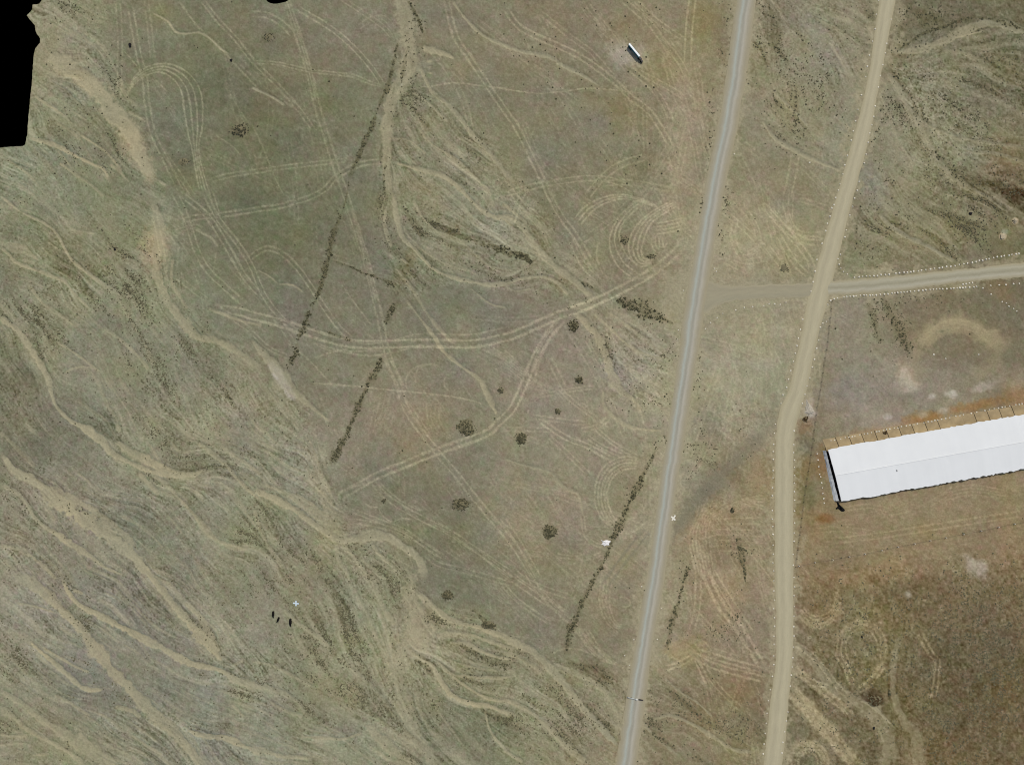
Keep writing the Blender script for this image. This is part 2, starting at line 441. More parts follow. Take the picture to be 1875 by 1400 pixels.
 (Z(3,3,(1000,480),(950,600),(935,760),(950,930),(1010,1080),(1090,1180),(1120,1400)), [10,12,12,12,16,22,24], 0.42),
 (Z(3,3,(960,560),(950,640)), 5, 0.5),
]
RUT = [  # single pale ruts (points, width px, strength)
]
def ruts(pts, gauge=8.0, w=3.0, s=0.5):
    p = smooth_line(pts, 6.0)
    RUT.append((offset_line(p, gauge / 2), w, s)); RUT.append((offset_line(p, -gauge / 2), w, s))
def rut(pts, w=3.0, s=0.5): RUT.append((pts, w, s))
# long twin tracks
ruts([(520,-20),(529,13),(545,64),(563,121),(581,195),(596,244),(614,303),(634,360),(655,427),(671,479),(686,543),(699,597),(709,645),(730,705),(743,746),(768,785),(802,829),(833,865),(871,913),(912,962),(940,996),(975,1050),(1005,1085)], 10, 3.6, 0.45)
ruts([(520,-20),(531,13),(549,64),(566,121),(584,195)], 5, 3, 0.4)
rut([(640,368),(660,440),(676,500),(690,555)], 6, 0.4)
ruts([(362,-10),(401,39),(432,72),(462,110),(511,159),(545,198),(580,245)], 7, 3, 0.55)
ruts([(542,13),(604,51),(645,85),(679,123),(702,157)], 8, 2.4, 0.6)
ruts([(622,-5),(660,20),(700,48),(718,68)], 7, 2.2, 0.4)
ruts([(460,113),(511,117),(563,129),(604,134),(645,139),(679,152),(702,158)], 5, 2.6, 0.5)
ruts(Z(1,0,(0,100),(110,110),(220,170),(300,250)), 10, 3, 0.5)
ruts(Z(1,0,(760,200),(850,140),(950,130),(1010,200)), 8, 2.2, 0.3)
ruts([(325,407),(360,398),(401,394),(480,382),(511,378),(563,363),(594,347),(614,326),(648,305),(679,297),(704,296)], 8, 3, 0.6)
ruts([(385,330),(425,320),(480,312),(524,306),(601,297),(640,293)], 7, 2.4, 0.5)
ruts([(380,563),(437,570),(460,577),(511,590),(563,607),(614,623),(655,630),(704,630),(769,628),(820,629),(871,629),(910,621),(940,613),(971,600),(1023,577),(1064,563),(1100,548),(1151,523),(1203,491),(1241,458),(1256,434)], 13, 4.5, 0.75)
ruts([(560,612),(655,638),(704,637),(769,622),(820,623),(871,622),(940,607)], 22, 3, 0.4)
rut([(575,628),(600,640),(640,643),(700,640)], 3, 0.5)
ruts([(614,913),(655,890),(691,870),(743,849),(794,828),(846,810),(892,792),(912,774),(940,745),(965,690),(985,645),(1010,605),(1040,575)], 11, 4.5, 0.7)
rut([(616,905),(640,893),(670,884)], 5, 0.5)
# tracks on the left plain
ruts(Z(0,0,(920,0),(950,180),(990,400),(1030,560),(1050,750),(1090,950),(1160,1100),(1240,1270),(1310,1400)), 9, 3.2, 0.5)
ruts(Z(0,0,(1040,0),(1065,200),(1088,420)), 8, 2.6, 0.3)
ruts(Z(0,0,(840,0),(855,300),(850,560),(845,700)), 8, 2.6, 0.3)
rut(Z(0,0,(870,350),(950,440),(1000,510)), 2.6, 0.6)
for k in range(4):
    f = k / 3
    rut([(CX[0] + (a[0] + (b[0] - a[0]) * f) * ZF, (a[1] + (b[1] - a[1]) * f) * ZF) for a, b in zip(
        [(900,700),(930,630),(1000,560),(1080,522),(1150,515),(1230,560),(1290,650),(1315,800),(1340,950),(1372,1080),(1400,1250),(1430,1400)],
        [(910,640),(960,545),(1030,485),(1130,455),(1235,465),(1340,520),(1410,610),(1440,720),(1440,900),(1415,1050),(1440,1200),(1500,1400)])], 3.2, 0.85 - 0.08 * (k % 2))
ruts(Z(0,0,(1150,1060),(1300,1280),(1380,1400)), 8, 2.6, 0.35)
rut(Z(0,0,(1270,0),(1400,180),(1520,290),(1640,420),(1760,550),(1867,660)), 3, 0.5)
rut(Z(0,0,(1100,560),(1200,660)), 2.4, 0.4)
rut(Z(0,0,(960,820),(1040,870)), 2.4, 0.4)
rut(Z(0,0,(1600,600),(1680,740),(1770,880)), 2.4, 0.35)
rut(Z(0,0,(1530,960),(1640,1030),(1720,1110)), 3, 0.4)
rut(Z(1,0,(0,880),(80,1040),(130,1170),(190,1310),(240,1400)), 2.6, 0.35)
ruts(Z(0,1,(1240,0),(1330,200),(1400,420),(1480,560),(1600,680),(1750,810)), 10, 3.2, 0.5)
ruts(Z(0,1,(1290,20),(1480,180),(1620,400),(1750,620),(1867,750)), 9, 3.4, 0.65)
ruts([(373,350),(401,402),(437,448),(460,487),(486,545),(522,589),(550,612)], 8, 3.2, 0.6)
ruts([(386,350),(401,399)], 7, 3, 0.5)
rut(Z(0,1,(1380,270),(1500,330),(1560,400)), 4, 0.6)
ruts(Z(0,1,(1250,290),(1380,250),(1440,270)), 6, 2.6, 0.4)
ruts(Z(0,1,(1250,600),(1400,720),(1600,860),(1800,1000)), 8, 2.6, 0.3)
rut(Z(0,1,(1540,430),(1520,580)), 2.6, 0.3); rut(Z(0,1,(1640,450),(1680,560)), 2.4, 0.25)
ruts([(452,480),(460,471),(478,458),(493,455),(517,464),(545,491),(568,523),(581,543),(599,570),(625,604),(650,624)], 8, 3, 0.55)
rut(Z(1,1,(640,660),(740,800),(860,960)), 2.6, 0.45)
ruts(Z(1,1,(0,1000),(120,1110),(260,1180)), 6, 2.4, 0.35)
rut(Z(1,1,(240,1060),(320,1130),(420,1210),(600,1400)), 2.6, 0.35)
rut(Z(1,1,(440,1190),(560,1150),(700,1120)), 3, 0.45)
ruts(Z(1,1,(960,1180),(1040,1330),(1070,1400)), 10, 4, 0.5)
# straight seam-like pale path
rut([(560,700),(640,706),(700,712),(800,722),(860,732),(890,742)], 2.4, 0.6)
for k in range(7):
    rut([(680 + 9 * k, 712 + k), (676 + 8 * k, 750), (664 + 7 * k + (k * 37 % 5), 780 + (k * 53 % 30))], 2.0, 0.10)
for k in range(4):
    rut([(780 + 9 * k, 735), (783 + 7 * k, 765), (795 + 7 * k, 790), (818 + 6 * k, 806)], 2.2, 0.14)
for c in ((790, 690, 30), (785, 700, 42), (838, 700, 25)):
    rut([(c[0] + c[2] * math.cos(a), c[1] + 0.8 * c[2] * math.sin(a)) for a in np.linspace(2.2, 5.2, 9)], 2.4, 0.28)
# lower centre tracks
ruts(Z(1,2,(850,700),(1000,840),(1200,960),(1400,1060),(1600,1190),(1867,1370)), 9, 2.6, 0.55)
ruts(Z(1,2,(900,720),(1060,850),(1250,950)), 6, 2.4, 0.4)
ruts(Z(1,2,(720,910),(900,980),(1100,1060),(1250,1170),(1400,1260)), 7, 2.4, 0.5)
ruts(Z(1,2,(720,980),(1000,1040),(1200,1130),(1380,1250)), 8, 2.2, 0.35)
ruts(Z(1,2,(1240,1220),(1330,1290),(1480,1330),(1640,1370),(1867,1440)), 8, 2.6, 0.45)
rut(Z(1,2,(800,850),(840,880),(900,890),(930,940),(1000,990),(1080,965),(1180,985)), 3, 0.6)
ruts(Z(1,2,(1280,980),(1450,1080),(1650,1230),(1867,1400)), 7, 2.4, 0.4)
ruts(Z(2,3,(0,30),(150,130),(300,230),(480,330)), 9, 2.8, 0.5)
ruts(Z(2,3,(0,110),(100,220),(250,330),(340,390)), 7, 2.4, 0.5)
ruts(Z(2,3,(60,0),(180,90),(320,150),(480,200)), 8, 2.6, 0.4)
ruts(Z(2,3,(160,0),(260,160),(400,300),(520,420),(640,560),(760,660)), 9, 3.6, 0.45)
# tracks east of centre
ruts([(815,-10),(833,64),(861,108),(892,154),(923,200),(945,231),(971,283),(994,331),(1023,389),(1054,432),(1074,466),(1095,502)], 9, 4, 0.55)
ruts(Z(2,0,(0,30),(110,180),(220,250),(370,315),(520,385),(670,480),(820,600),(900,680),(1050,800),(1150,950),(1220,1080)), 9, 3.4, 0.6)
ruts(Z(2,0,(860,0),(1050,170),(1150,300),(1250,420),(1320,550)), 9, 3, 0.45)
ruts(Z(2,0,(940,0),(1100,150),(1290,280)), 7, 2.6, 0.4)
ruts(Z(2,0,(260,80),(480,260),(640,380),(800,560)), 8, 2.6, 0.3)
ruts(Z(2,0,(600,30),(760,230),(860,380)), 9, 3, 0.35)
ruts(Z(2,0,(1355,-20),(1330,200),(1322,400),(1320,460)), 12, 3.2, 0.6)
ruts(Z(2,0,(900,480),(1060,620),(1150,740),(1210,880)), 9, 3, 0.5)
ruts(Z(2,0,(950,500),(1100,580),(1210,640),(1300,700)), 8, 3, 0.4)
rut([(756,162),(790,158),(833,152),(880,157),(920,162),(984,171),(1035,167),(1075,162),(1125,165),(1182,172)], 2.6, 0.6)
ruts(Z(2,0,(600,1400),(720,1260),(850,1170),(1030,1115)), 11, 3, 0.55)
ruts(Z(2,0,(0,1390),(200,1330),(420,1290),(620,1270),(800,1290),(960,1370)), 9, 3, 0.55)
ruts(Z(2,0,(700,1310),(900,1300),(1200,1350)), 9, 3, 0.45)
ruts(Z(2,0,(1300,1000),(1250,1250),(1180,1400)), 9, 3, 0.25)
ruts([(937,410),(960,352),(1000,338),(1040,335)], 8, 2.4, 0.3)
for k in range(3):
    f = k * 27
    rut(Z(2,1,(500+f,210+f*.6),(600+f,100+f*.6),(750+f,35+f*.5),(900+f,30+f*.7),(1080+f,90+f*.6)), 3, 0.75)
for k in range(3):
    f = k * 34
    rut(Z(2,1,(930+f,620-f),(830+f,540-f),(770+f,420-f),(775+f,290-f*.5),(850+f,160),(960+f,70)), 3, 0.75)
for k in range(4):
    f = k * 34
    rut(Z(2,1,(1080+f*.2,500-f*.4),(990+f*.3,535-f*.5),(920+f*.7,480-f*.4),(900+f,370-f*.1),(960+f*.9,240),(1060+f*.7,150+f*.2),(1220+f*.3,60+f*.4)), 3, 0.8)
for k in range(4):
    f = k * 26
    rut(Z(2,1,(1060+f,320),(1070+f,400),(1100+f,440-f)), 2.8, 0.6)
    rut(Z(2,1,(1080,230+f),(1180,215+f),(1290,190+f)), 2.6, 0.5)
rut(Z(2,1,(690,350),(670,440),(700,560),(760,620)), 3, 0.35)
ruts(Z(2,1,(640,600),(560,500),(480,330)), 8, 3, 0.35)
ruts(Z(2,1,(620,150),(750,230)), 5, 2.4, 0.3)
ruts(Z(2,1,(860,600),(1000,600),(1150,540)), 8, 3, 0.4)
# fans of ruts in the middle
for k in range(6):
    rut(Z(2,1,(0,1120+22*k),(120+10*k,1230+25*k),(260+18*k,1390)), 2.2, 0.34)
for k in range(5):
    rut(Z(1,1,(1580+30*k,1100),(1720+30*k,1160+5*k),(1867,1230-18*k)), 2.2, 0.34)
ruts(Z(2,1,(420,930),(330,1040),(250,1200),(200,1390)), 9, 3.4, 0.5)
ruts(Z(2,1,(330,1180),(400,1320),(440,1400)), 9, 3, 0.35)
ruts(Z(2,1,(600,1050),(650,1150),(720,1260)), 6, 2.6, 0.3)
ruts(Z(2,2,(270,270),(450,390),(600,450),(780,545)), 8, 3.6, 0.6)
ruts(Z(2,2,(600,380),(700,450),(850,520)), 6, 2.6, 0.5)
ruts(Z(2,2,(640,310),(800,440),(960,530)), 6, 2.6, 0.4)
ruts(Z(2,2,(330,380),(480,520),(620,660)), 7, 2.6, 0.35)
ruts(Z(2,2,(200,240),(400,270),(600,290)), 7, 2.6, 0.4)
ruts(Z(2,2,(240,100),(450,60),(660,30)), 6, 2.6, 0.35)
ruts(Z(2,2,(560,340),(680,310),(760,250)), 7, 2.8, 0.4)
ruts(Z(2,2,(400,40),(520,150),(640,240)), 6, 2.4, 0.35)
for k in range(5):
    f = k / 4
    rut([(CX[2] + (a[0] + (b[0] - a[0]) * f) * ZF, RY[2] + (a[1] + (b[1] - a[1]) * f) * ZF) for a, b in zip(
        [(990,545),(870,528),(765,565),(690,650),(658,780),(668,890),(720,980),(800,1035)],
        [(960,610),(860,622),(785,680),(745,780),(750,830),(765,900),(800,970),(840,1010)])], 3.2, 0.6 - 0.12 * (k % 2))
ruts(Z(2,2,(0,960),(110,1130),(230,1340),(260,1400)), 9, 3, 0.45)
ruts(Z(2,2,(570,930),(590,1080),(660,1150),(720,1160)), 6, 2.4, 0.35)
ruts(Z(2,2,(380,1230),(600,1250),(720,1210)), 6, 2.2, 0.25)
for k in range(4):
    rut(Z(2,3,(700+28*k,60),(690+24*k,240),(740+22*k,380),(830+10*k,460-20*k)), 2.4, 0.32)
rut(Z(2,3,(820,200),(900,220),(900,270),(840,270)), 2.4, 0.35)
for k in range(4):
    rut(Z(2,3,(520+30*k,400+10*k),(610+30*k,570),(720+25*k,660),(880,690+12*k)), 3, 0.42)
rut(Z(2,3,(340,610),(450,570),(560,580),(650,620)), 3, 0.4)
# between the roads, lower
ruts(Z(2,3,(1360,610),(1500,690),(1867,790)), 10, 4.5, 0.7)
ruts(Z(2,3,(1390,590),(1550,640),(1867,730)), 9, 4, 0.6)
ruts(Z(2,3,(1370,620),(1260,680),(1160,710)), 8, 3, 0.5)
ruts(Z(2,3,(1380,640),(1470,830)), 8, 2.8, 0.5)
ruts(Z(2,3,(1400,640),(1500,800),(1620,930),(1700,1000)), 8, 2.8, 0.5)
ruts(Z(2,3,(1430,0),(1550,250),(1700,450),(1867,720)), 12, 6, 0.65)
ruts(Z(2,3,(1480,0),(1620,230),(1780,470)), 10, 3.6, 0.5)
ruts(Z(2,3,(1395,0),(1390,250),(1350,440)), 10, 3.4, 0.45)
for k in range(7):
    rut(Z(2,2,(1420+50*k,800+10*k),(1380+20*k,960),(1330+24*k,1120),(1390+20*k,1400)), 3, 0.38)
for k in range(7):
    rut(Z(2,2,(1370,980+50*k),(1550,970+38*k),(1867,960+46*k)), 2.6, 0.32)
for k in range(5):
    rut(Z(2,2,(1640,860+18*k),(1750,820+14*k),(1867,800+26*k)), 2.4, 0.35)
ruts(Z(2,2,(830,1090),(930,1080),(1050,990)), 8, 3, 0.3)
ruts(Z(3,1,(0,90),(100,200),(200,310),(330,470),(360,560)), 10, 4, 0.5)
ruts(Z(3,1,(60,120),(160,260),(300,350),(430,370)), 9, 3.4, 0.45)
ruts(Z(3,1,(150,60),(240,280),(430,310)), 8, 3, 0.35)
ruts(Z(3,1,(210,0),(200,200)), 8, 3, 0.35)
ruts(Z(3,1,(110,300),(230,500),(330,600)), 9, 3.4, 0.4)
ruts(Z(3,0,(180,1400),(215,1250),(240,1100)), 14, 3.4, 0.4)
ruts(Z(2,1,(1660,200),(1640,330),(1720,470),(1867,400)), 9, 3, 0.3)
ruts(Z(2,1,(1640,480),(1760,500),(1867,480)), 9, 3, 0.3)
ruts(Z(2,1,(1700,100),(1800,250),(1820,400),(1740,450)), 9, 3, 0.3)
# south-east field
ruts(Z(3,3,(230,520),(400,660),(530,830),(610,910)), 8, 3.4, 0.45)
ruts(Z(3,3,(220,700),(380,830),(560,970),(640,1050)), 9, 6, 0.9)
ruts(Z(3,3,(195,850),(350,1020),(480,1170),(600,1310),(690,1420)), 15, 10, 1.2)
for k in range(4):
    f = k / 3
    rut([(CX[3] + (400 + (120 + 40 * f) * math.cos(a)) * ZF, RY[3] + (220 + (120 + 80 * f) * math.sin(a)) * ZF) for a in np.linspace(-0.7, 2.7, 10)], 4, 0.6)
for k in range(3):
    f = k / 2
    rut([(CX[3] + (710 + (115 + 62 * f) * math.cos(a)) * ZF, RY[3] + (570 + (140 + 62 * f) * math.sin(a)) * ZF) for a in np.linspace(2.4, 7.0, 16)], 4, 0.5)
ruts(Z(3,3,(860,690),(790,790),(690,870)), 9, 5, 0.9)
ruts(Z(3,3,(580,660),(620,760),(645,830)), 8, 4, 0.7)
for k in range(4):
    rut([(CX[3] + (330 + (70 + 24 * k) * math.cos(a)) * ZF, RY[3] + (1380 + (70 + 26 * k) * math.sin(a)) * ZF) for a in np.linspace(2.6, 6.6, 12)], 5, 0.9)
rut(Z(3,3,(1100,200),(1180,235),(1240,240)), 3, 0.4)
ruts(Z(3,3,(1120,450),(1200,600),(1250,680),(1220,940)), 9, 4, 0.7)
SOFTS = [(Z(3,3,(195,850),(350,1020),(480,1170),(600,1310),(690,1420)), 24, .5), (Z(3,3,(130,1400),(190,1300),(290,1245),(390,1270),(450,1350),(460,1420)), 15, .4), (Z(3,3,(220,700),(380,830),(560,970),(640,1050)), 10, .35), (Z(3,3,(240,340),(330,400),(430,400),(510,350),(550,250)), 13, .35), (Z(3,3,(560,640),(530,520),(590,420),(710,385),(820,430),(865,560),(850,690),(760,800),(690,870)), 11, .3), (Z(3,1,(1120,1130),(1170,1030),(1270,960),(1390,935),(1510,965),(1620,1040),(1750,1110)), 26, .55), (Z(3,1,(1140,1080),(1250,950),(1390,915),(1520,945)), 9, .4), (Z(3,1,(1170,1130),(1230,1050),(1340,1000),(1500,1010)), 10, .35), (Z(3,1,(1620,1040),(1680,1130),(1640,1250),(1500,1320)), 18, .22), (Z(3,1,(1120,1120),(1090,1220),(1150,1320)), 18, .25)]
for k in range(3):
    rut(Z(3,1,(1090+22*k,1120),(1150+18*k,1010+12*k),(1260+10*k,945+20*k),(1390,918+26*k),(1520-4*k,950+26*k),(1640-8*k,1025+26*k)), 4, 0.25)
rut(Z(3,1,(1500,960),(1640,1000),(1760,960)), 5, 0.3)
ruts(Z(3,2,(480,1130),(900,1080),(1400,1000),(1867,930)), 10, 3, 0.35)
ruts(Z(3,2,(590,900),(760,880),(910,910)), 7, 2.6, 0.35)
for k in range(4):
    rut(Z(3,2,(1300,760+26*k),(1500,730+24*k),(1750,770+20*k)), 2.4, 0.25)

ft = random.Random(41)
def wander(x0, x1, y0, y1, n, ang, spread, smin, smax):
    for _ in range(n):
        x, y = ft.uniform(x0, x1), ft.uniform(y0, y1); a = math.radians(ang + ft.gauss(0, spread)); c = ft.gauss(0, .0022); p = []
        for _k in range(ft.randrange(7, 22)):
            p.append((x, y)); x += 14 * math.cos(a); y += 14 * math.sin(a); a += 14 * c
        ruts(p, ft.uniform(7, 9.5), 2.6, ft.uniform(smin, smax))
wander(780, 1250, -40, 380, 34, 52, 9, .02, .22)
wander(1130, 1290, 60, 480, 26, 75, 22, .05, .28)
wander(560, 900, 560, 1000, 26, 48, 30, .0, .18)
wander(900, 1200, 560, 1050, 30, 40, 28, .0, .20)
wander(640, 1000, 880, 1080, 16, 32, 8, .05, .25)
wander(240, 640, -20, 560, 26, 62, 25, .0, .18)
wander(1290, 1490, 280, 520, 18, 55, 25, .05, .28)
wander(1290, 1420, 560, 760, 14, 85, 14, .0, .18)
wander(1240, 1420, 900, 1330, 26, 62, 22, .05, .3)
wander(1470, 1880, 940, 1010, 8, -9, 5, .0, .15)
# dark strips of plants, ditch and bank lines: (points, width px, strength) painted dark on the ground under the shrubs
DARKSTRIP = [
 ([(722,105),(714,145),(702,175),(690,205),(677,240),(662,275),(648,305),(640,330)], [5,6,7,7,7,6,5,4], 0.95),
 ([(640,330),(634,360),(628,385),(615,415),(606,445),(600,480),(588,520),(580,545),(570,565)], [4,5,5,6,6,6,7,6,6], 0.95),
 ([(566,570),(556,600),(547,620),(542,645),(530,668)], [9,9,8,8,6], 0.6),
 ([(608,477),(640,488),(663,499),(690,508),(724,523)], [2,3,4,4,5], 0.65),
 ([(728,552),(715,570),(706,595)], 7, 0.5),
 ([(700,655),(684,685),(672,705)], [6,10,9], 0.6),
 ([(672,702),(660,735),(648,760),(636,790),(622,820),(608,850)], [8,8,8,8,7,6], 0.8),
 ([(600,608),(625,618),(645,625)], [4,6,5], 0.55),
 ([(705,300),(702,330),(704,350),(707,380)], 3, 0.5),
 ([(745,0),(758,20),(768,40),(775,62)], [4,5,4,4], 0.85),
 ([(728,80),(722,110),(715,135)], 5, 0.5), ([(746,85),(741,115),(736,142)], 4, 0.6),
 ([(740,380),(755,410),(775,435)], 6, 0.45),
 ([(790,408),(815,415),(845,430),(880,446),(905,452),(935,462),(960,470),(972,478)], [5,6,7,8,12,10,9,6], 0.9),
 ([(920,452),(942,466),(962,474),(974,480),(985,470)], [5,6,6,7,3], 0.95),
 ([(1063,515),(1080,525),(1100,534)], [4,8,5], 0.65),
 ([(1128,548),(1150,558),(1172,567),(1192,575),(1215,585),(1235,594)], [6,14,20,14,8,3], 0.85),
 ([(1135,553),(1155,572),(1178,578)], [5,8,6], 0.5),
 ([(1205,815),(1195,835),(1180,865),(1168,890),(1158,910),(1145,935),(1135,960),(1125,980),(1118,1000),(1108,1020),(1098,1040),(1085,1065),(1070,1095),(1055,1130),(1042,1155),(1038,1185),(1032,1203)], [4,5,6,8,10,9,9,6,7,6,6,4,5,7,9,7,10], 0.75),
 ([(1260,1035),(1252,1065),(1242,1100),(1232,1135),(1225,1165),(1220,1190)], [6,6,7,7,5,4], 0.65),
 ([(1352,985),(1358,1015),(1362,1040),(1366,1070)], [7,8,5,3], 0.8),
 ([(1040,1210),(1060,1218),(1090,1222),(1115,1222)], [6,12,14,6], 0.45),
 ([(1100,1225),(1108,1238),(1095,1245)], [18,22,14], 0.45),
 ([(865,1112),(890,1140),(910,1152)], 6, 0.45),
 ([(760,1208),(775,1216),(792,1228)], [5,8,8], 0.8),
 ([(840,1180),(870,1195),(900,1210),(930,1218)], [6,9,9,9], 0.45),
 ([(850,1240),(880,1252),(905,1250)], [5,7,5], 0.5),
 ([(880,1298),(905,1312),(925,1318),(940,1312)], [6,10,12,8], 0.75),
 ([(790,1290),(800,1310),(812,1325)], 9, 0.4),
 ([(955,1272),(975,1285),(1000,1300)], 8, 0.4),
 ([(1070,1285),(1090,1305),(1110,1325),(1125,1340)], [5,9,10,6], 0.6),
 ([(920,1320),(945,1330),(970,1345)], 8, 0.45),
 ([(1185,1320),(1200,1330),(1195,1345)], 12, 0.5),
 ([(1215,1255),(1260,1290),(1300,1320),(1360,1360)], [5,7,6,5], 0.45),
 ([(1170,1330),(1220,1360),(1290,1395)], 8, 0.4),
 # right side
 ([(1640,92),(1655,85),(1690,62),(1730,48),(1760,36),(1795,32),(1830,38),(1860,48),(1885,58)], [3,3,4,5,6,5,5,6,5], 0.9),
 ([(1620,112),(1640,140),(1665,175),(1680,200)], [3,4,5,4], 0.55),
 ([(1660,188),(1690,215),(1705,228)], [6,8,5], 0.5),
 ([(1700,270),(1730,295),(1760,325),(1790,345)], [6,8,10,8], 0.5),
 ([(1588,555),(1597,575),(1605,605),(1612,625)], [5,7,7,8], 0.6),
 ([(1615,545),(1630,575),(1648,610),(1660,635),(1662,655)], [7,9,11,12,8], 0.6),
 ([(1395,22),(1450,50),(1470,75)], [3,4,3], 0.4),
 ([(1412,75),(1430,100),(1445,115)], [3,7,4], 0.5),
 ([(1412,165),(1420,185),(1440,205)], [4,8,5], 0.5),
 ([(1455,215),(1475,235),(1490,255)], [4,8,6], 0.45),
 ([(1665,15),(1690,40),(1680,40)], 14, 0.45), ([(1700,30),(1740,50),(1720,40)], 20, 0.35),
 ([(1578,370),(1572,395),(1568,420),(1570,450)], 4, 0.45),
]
SPOTS = []   # soft colour patches: (mask-args, colour sRGB, strength)
def spot(c, s, *a, **k):
    k.setdefault('soft', .7); SPOTS.append((a, k, c, s))
spot((166,152,120), .8, 281, 450, 23, 36, 0.1); spot((166,152,120), .6, 242, 262, 24, 30, -0.3)
spot((165,150,118), .6, 158, 150, 28, 15, 0.6); spot((165,152,120), .6, 272, 312, 12, 22, -0.2)
spot((163,158,144), .95, 510, 688, 30, 9, 1.0, rough=.15, soft=.35); spot((160,154,140), .8, 528, 716, 20, 8, 0.9, soft=.4)
spot((112,112,96), .5, 128, 168, 40, 16, 0.5); spot((114,114,98), .45, 215, 590, 32, 12, 0.1)
spot((112,112,94), .45, 90, 385, 30, 14, 0.4)
spot((104,100,72), .35, 120, 450, 30, 60, -0.7); spot((104,101,76), .4, 20, 480, 22, 60, 0.1)
spot((112,108,90), .5, 75, 800, 50, 55, 0.3); spot((110,108,92), .4, 250, 1120, 60, 40, 0.8)
spot((98,96,72), .5, 438, 240, 22, 17); spot((100,98,80), .5, 336, 298, 20, 14); spot((98,98,72), .35, 492, 68, 18, 14)
spot((166,160,142), .55, 1160, 98, 30, 17, 0.4); spot((160,154,138), .5, 1135, 100, 20, 25)
spot((122,108,74), .35, 1140, 52, 24, 22, 0.6, soft=.9)
spot((126,116,70), .35, 1285, 40, 28, 40); spot((122,114,74), .35, 1150, 205, 40, 26)
spot((154,142,116), .5, 1262, 190, 40, 70, 0.2); spot((154,142,116), .5, 1245, 330, 32, 120, 0.05)
spot((150,143,116), .3, 1200, 410, 40, 45); spot((154,146,119), .4, 1345, 455, 40, 80, 0.1)
spot((158,152,120), .5, 1235, 560, 26, 50); spot((150,147,123), .6, 1370, 650, 90, 90, soft=.9); spot((156,148,122), .45, 1300, 470, 50, 110, .1, soft=.9); spot((158,150,120), .45, 1400, 450, 90, 50, soft=.9)
spot((160,153,122), .5, 1400, 600, 60, 40, soft=.9)
spot((118,114,92), .45, 1400, 40, 60, 30); spot((138,136,122), .5, 1508, 90, 22, 50, -0.5); spot((140,138,120), .45, 1530, 270, 22, 60, 0.2)
spot((140,138,122), .5, 1600, 340, 20, 50, -0.6)
spot((120,116,98), .4, 1300, 750, 25, 40); spot((116,112,90), .5, 1330, 870, 45, 25, -0.6); spot((114,110,92), .6, 1310, 875, 22, 50, 0.75); spot((114,112,94), .5, 1268, 930, 16, 45, 0.75)
spot((140,124,96), .4, 1350, 870, 45, 40, soft=.9); spot((148,128,94), .45, 1290, 960, 30, 40, 0.7, soft=.9); spot((144,126,94), .35, 1330, 1000, 60, 60, soft=.9)
spot((146,128,98), .4, 1310, 1100, 40, 60); spot((160,148,104), .6, 1250, 1190, 34, 24); spot((140,116,86), .4, 1370, 1250, 40, 40)
spot((112,100,70), .5, 1350, 880, 14, 24, -0.7)
spot((108,98,76), .4, 1330, 1010, 36, 30); spot((108,96,72), .55, 1092, 1232, 30, 14, 0.5); spot((106,100,72), .5, 1175, 300, 20, 26)
spot((152,138,108), .35, 960, 950, 60, 60); spot((150,134,112), .3, 1050, 940, 30, 45)
spot((146,132,104), .35, 760, 770, 60, 60); spot((146,134,112), .3, 610, 830, 50, 60)
spot((124,120,104), .4, 1140, 700, 30, 40); spot((148,138,124), .45, 1130, 690, 20, 36, -0.4)
# shed surroundings
spot((150,112,62), .75, 1690, 765, 34, 10, -0.15); spot((140,102,58), .6, 1790, 742, 50, 9, -0.2); spot((146,114,74), .6, 1860, 725, 30, 22)
spot((150,122,86), .55, 1620, 790, 70, 12, -0.15)
spot((184,178,166), .65, 1742, 721, 11, 6); spot((178,170,158), .55, 1706, 725, 6, 5); spot((180,176,166), .6, 1625, 763, 8, 5); spot((172,166,154), .5, 1727, 751, 9, 6)
spot((180,174,160), .5, 1800, 708, 22, 8, -0.3); spot((170,164,148), .45, 1690, 760, 10, 6); spot((168,152,124), .6, 1660, 690, 16, 22, -0.3); spot((172,150,128), .5, 1668, 705, 12, 8)
spot((172,162,140), .75, 1660, 694, 10, 20, -0.35, soft=.5); spot((176,166,144), .5, 1655, 708, 26, 9); spot((150,140,118), .5, 1850, 690, 30, 20)
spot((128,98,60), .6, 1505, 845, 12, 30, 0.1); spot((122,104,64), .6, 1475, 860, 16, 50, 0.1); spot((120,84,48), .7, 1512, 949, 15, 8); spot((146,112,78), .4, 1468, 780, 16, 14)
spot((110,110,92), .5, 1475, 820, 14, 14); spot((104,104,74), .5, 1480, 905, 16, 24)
spot((178,170,152), .75, 1479, 742, 8, 20, 0.15); spot((172,166,150), .7, 1484, 755, 11, 8)
spot((160,149,131), .8, 1792, 1040, 19, 17, 0.2, rough=0.2, soft=0.5); spot((156,144,122), .6, 1776, 1026, 16, 7, 0.7); spot((164,156,138), .75, 1664, 1088, 6, 6)
spot((176,162,132), .9, 1859, 404, 6, 6, rough=.15, soft=.25); spot((172,158,130), .85, 1836, 433, 7, 7, rough=.15, soft=.25); spot((150,152,134), .6, 1840, 424, 6, 4)
spot((112,102,84), .5, 1750, 645, 40, 28); spot((130,126,110), .5, 1560, 650, 40, 70); spot((124,120,110), .4, 1580, 720, 70, 25)
spot((110,104,84), .35, 1840, 640, 30, 40); spot((130,112,78), .45, 1830, 530, 30, 14, 0.6)
spot((74,64,42), .9, 1865, 362, 36, 16, 0.45); spot((78,70,48), .6, 1800, 345, 50, 14, 0.65); spot((122,100,76), .4, 1835, 310, 30, 18)
spot((70,58,38), .85, 1602, 1280, 18, 15, 0.6); spot((60,52,34), .7, 1608, 1283, 8, 8); spot((84,76,52), .5, 1632, 1268, 6, 14)
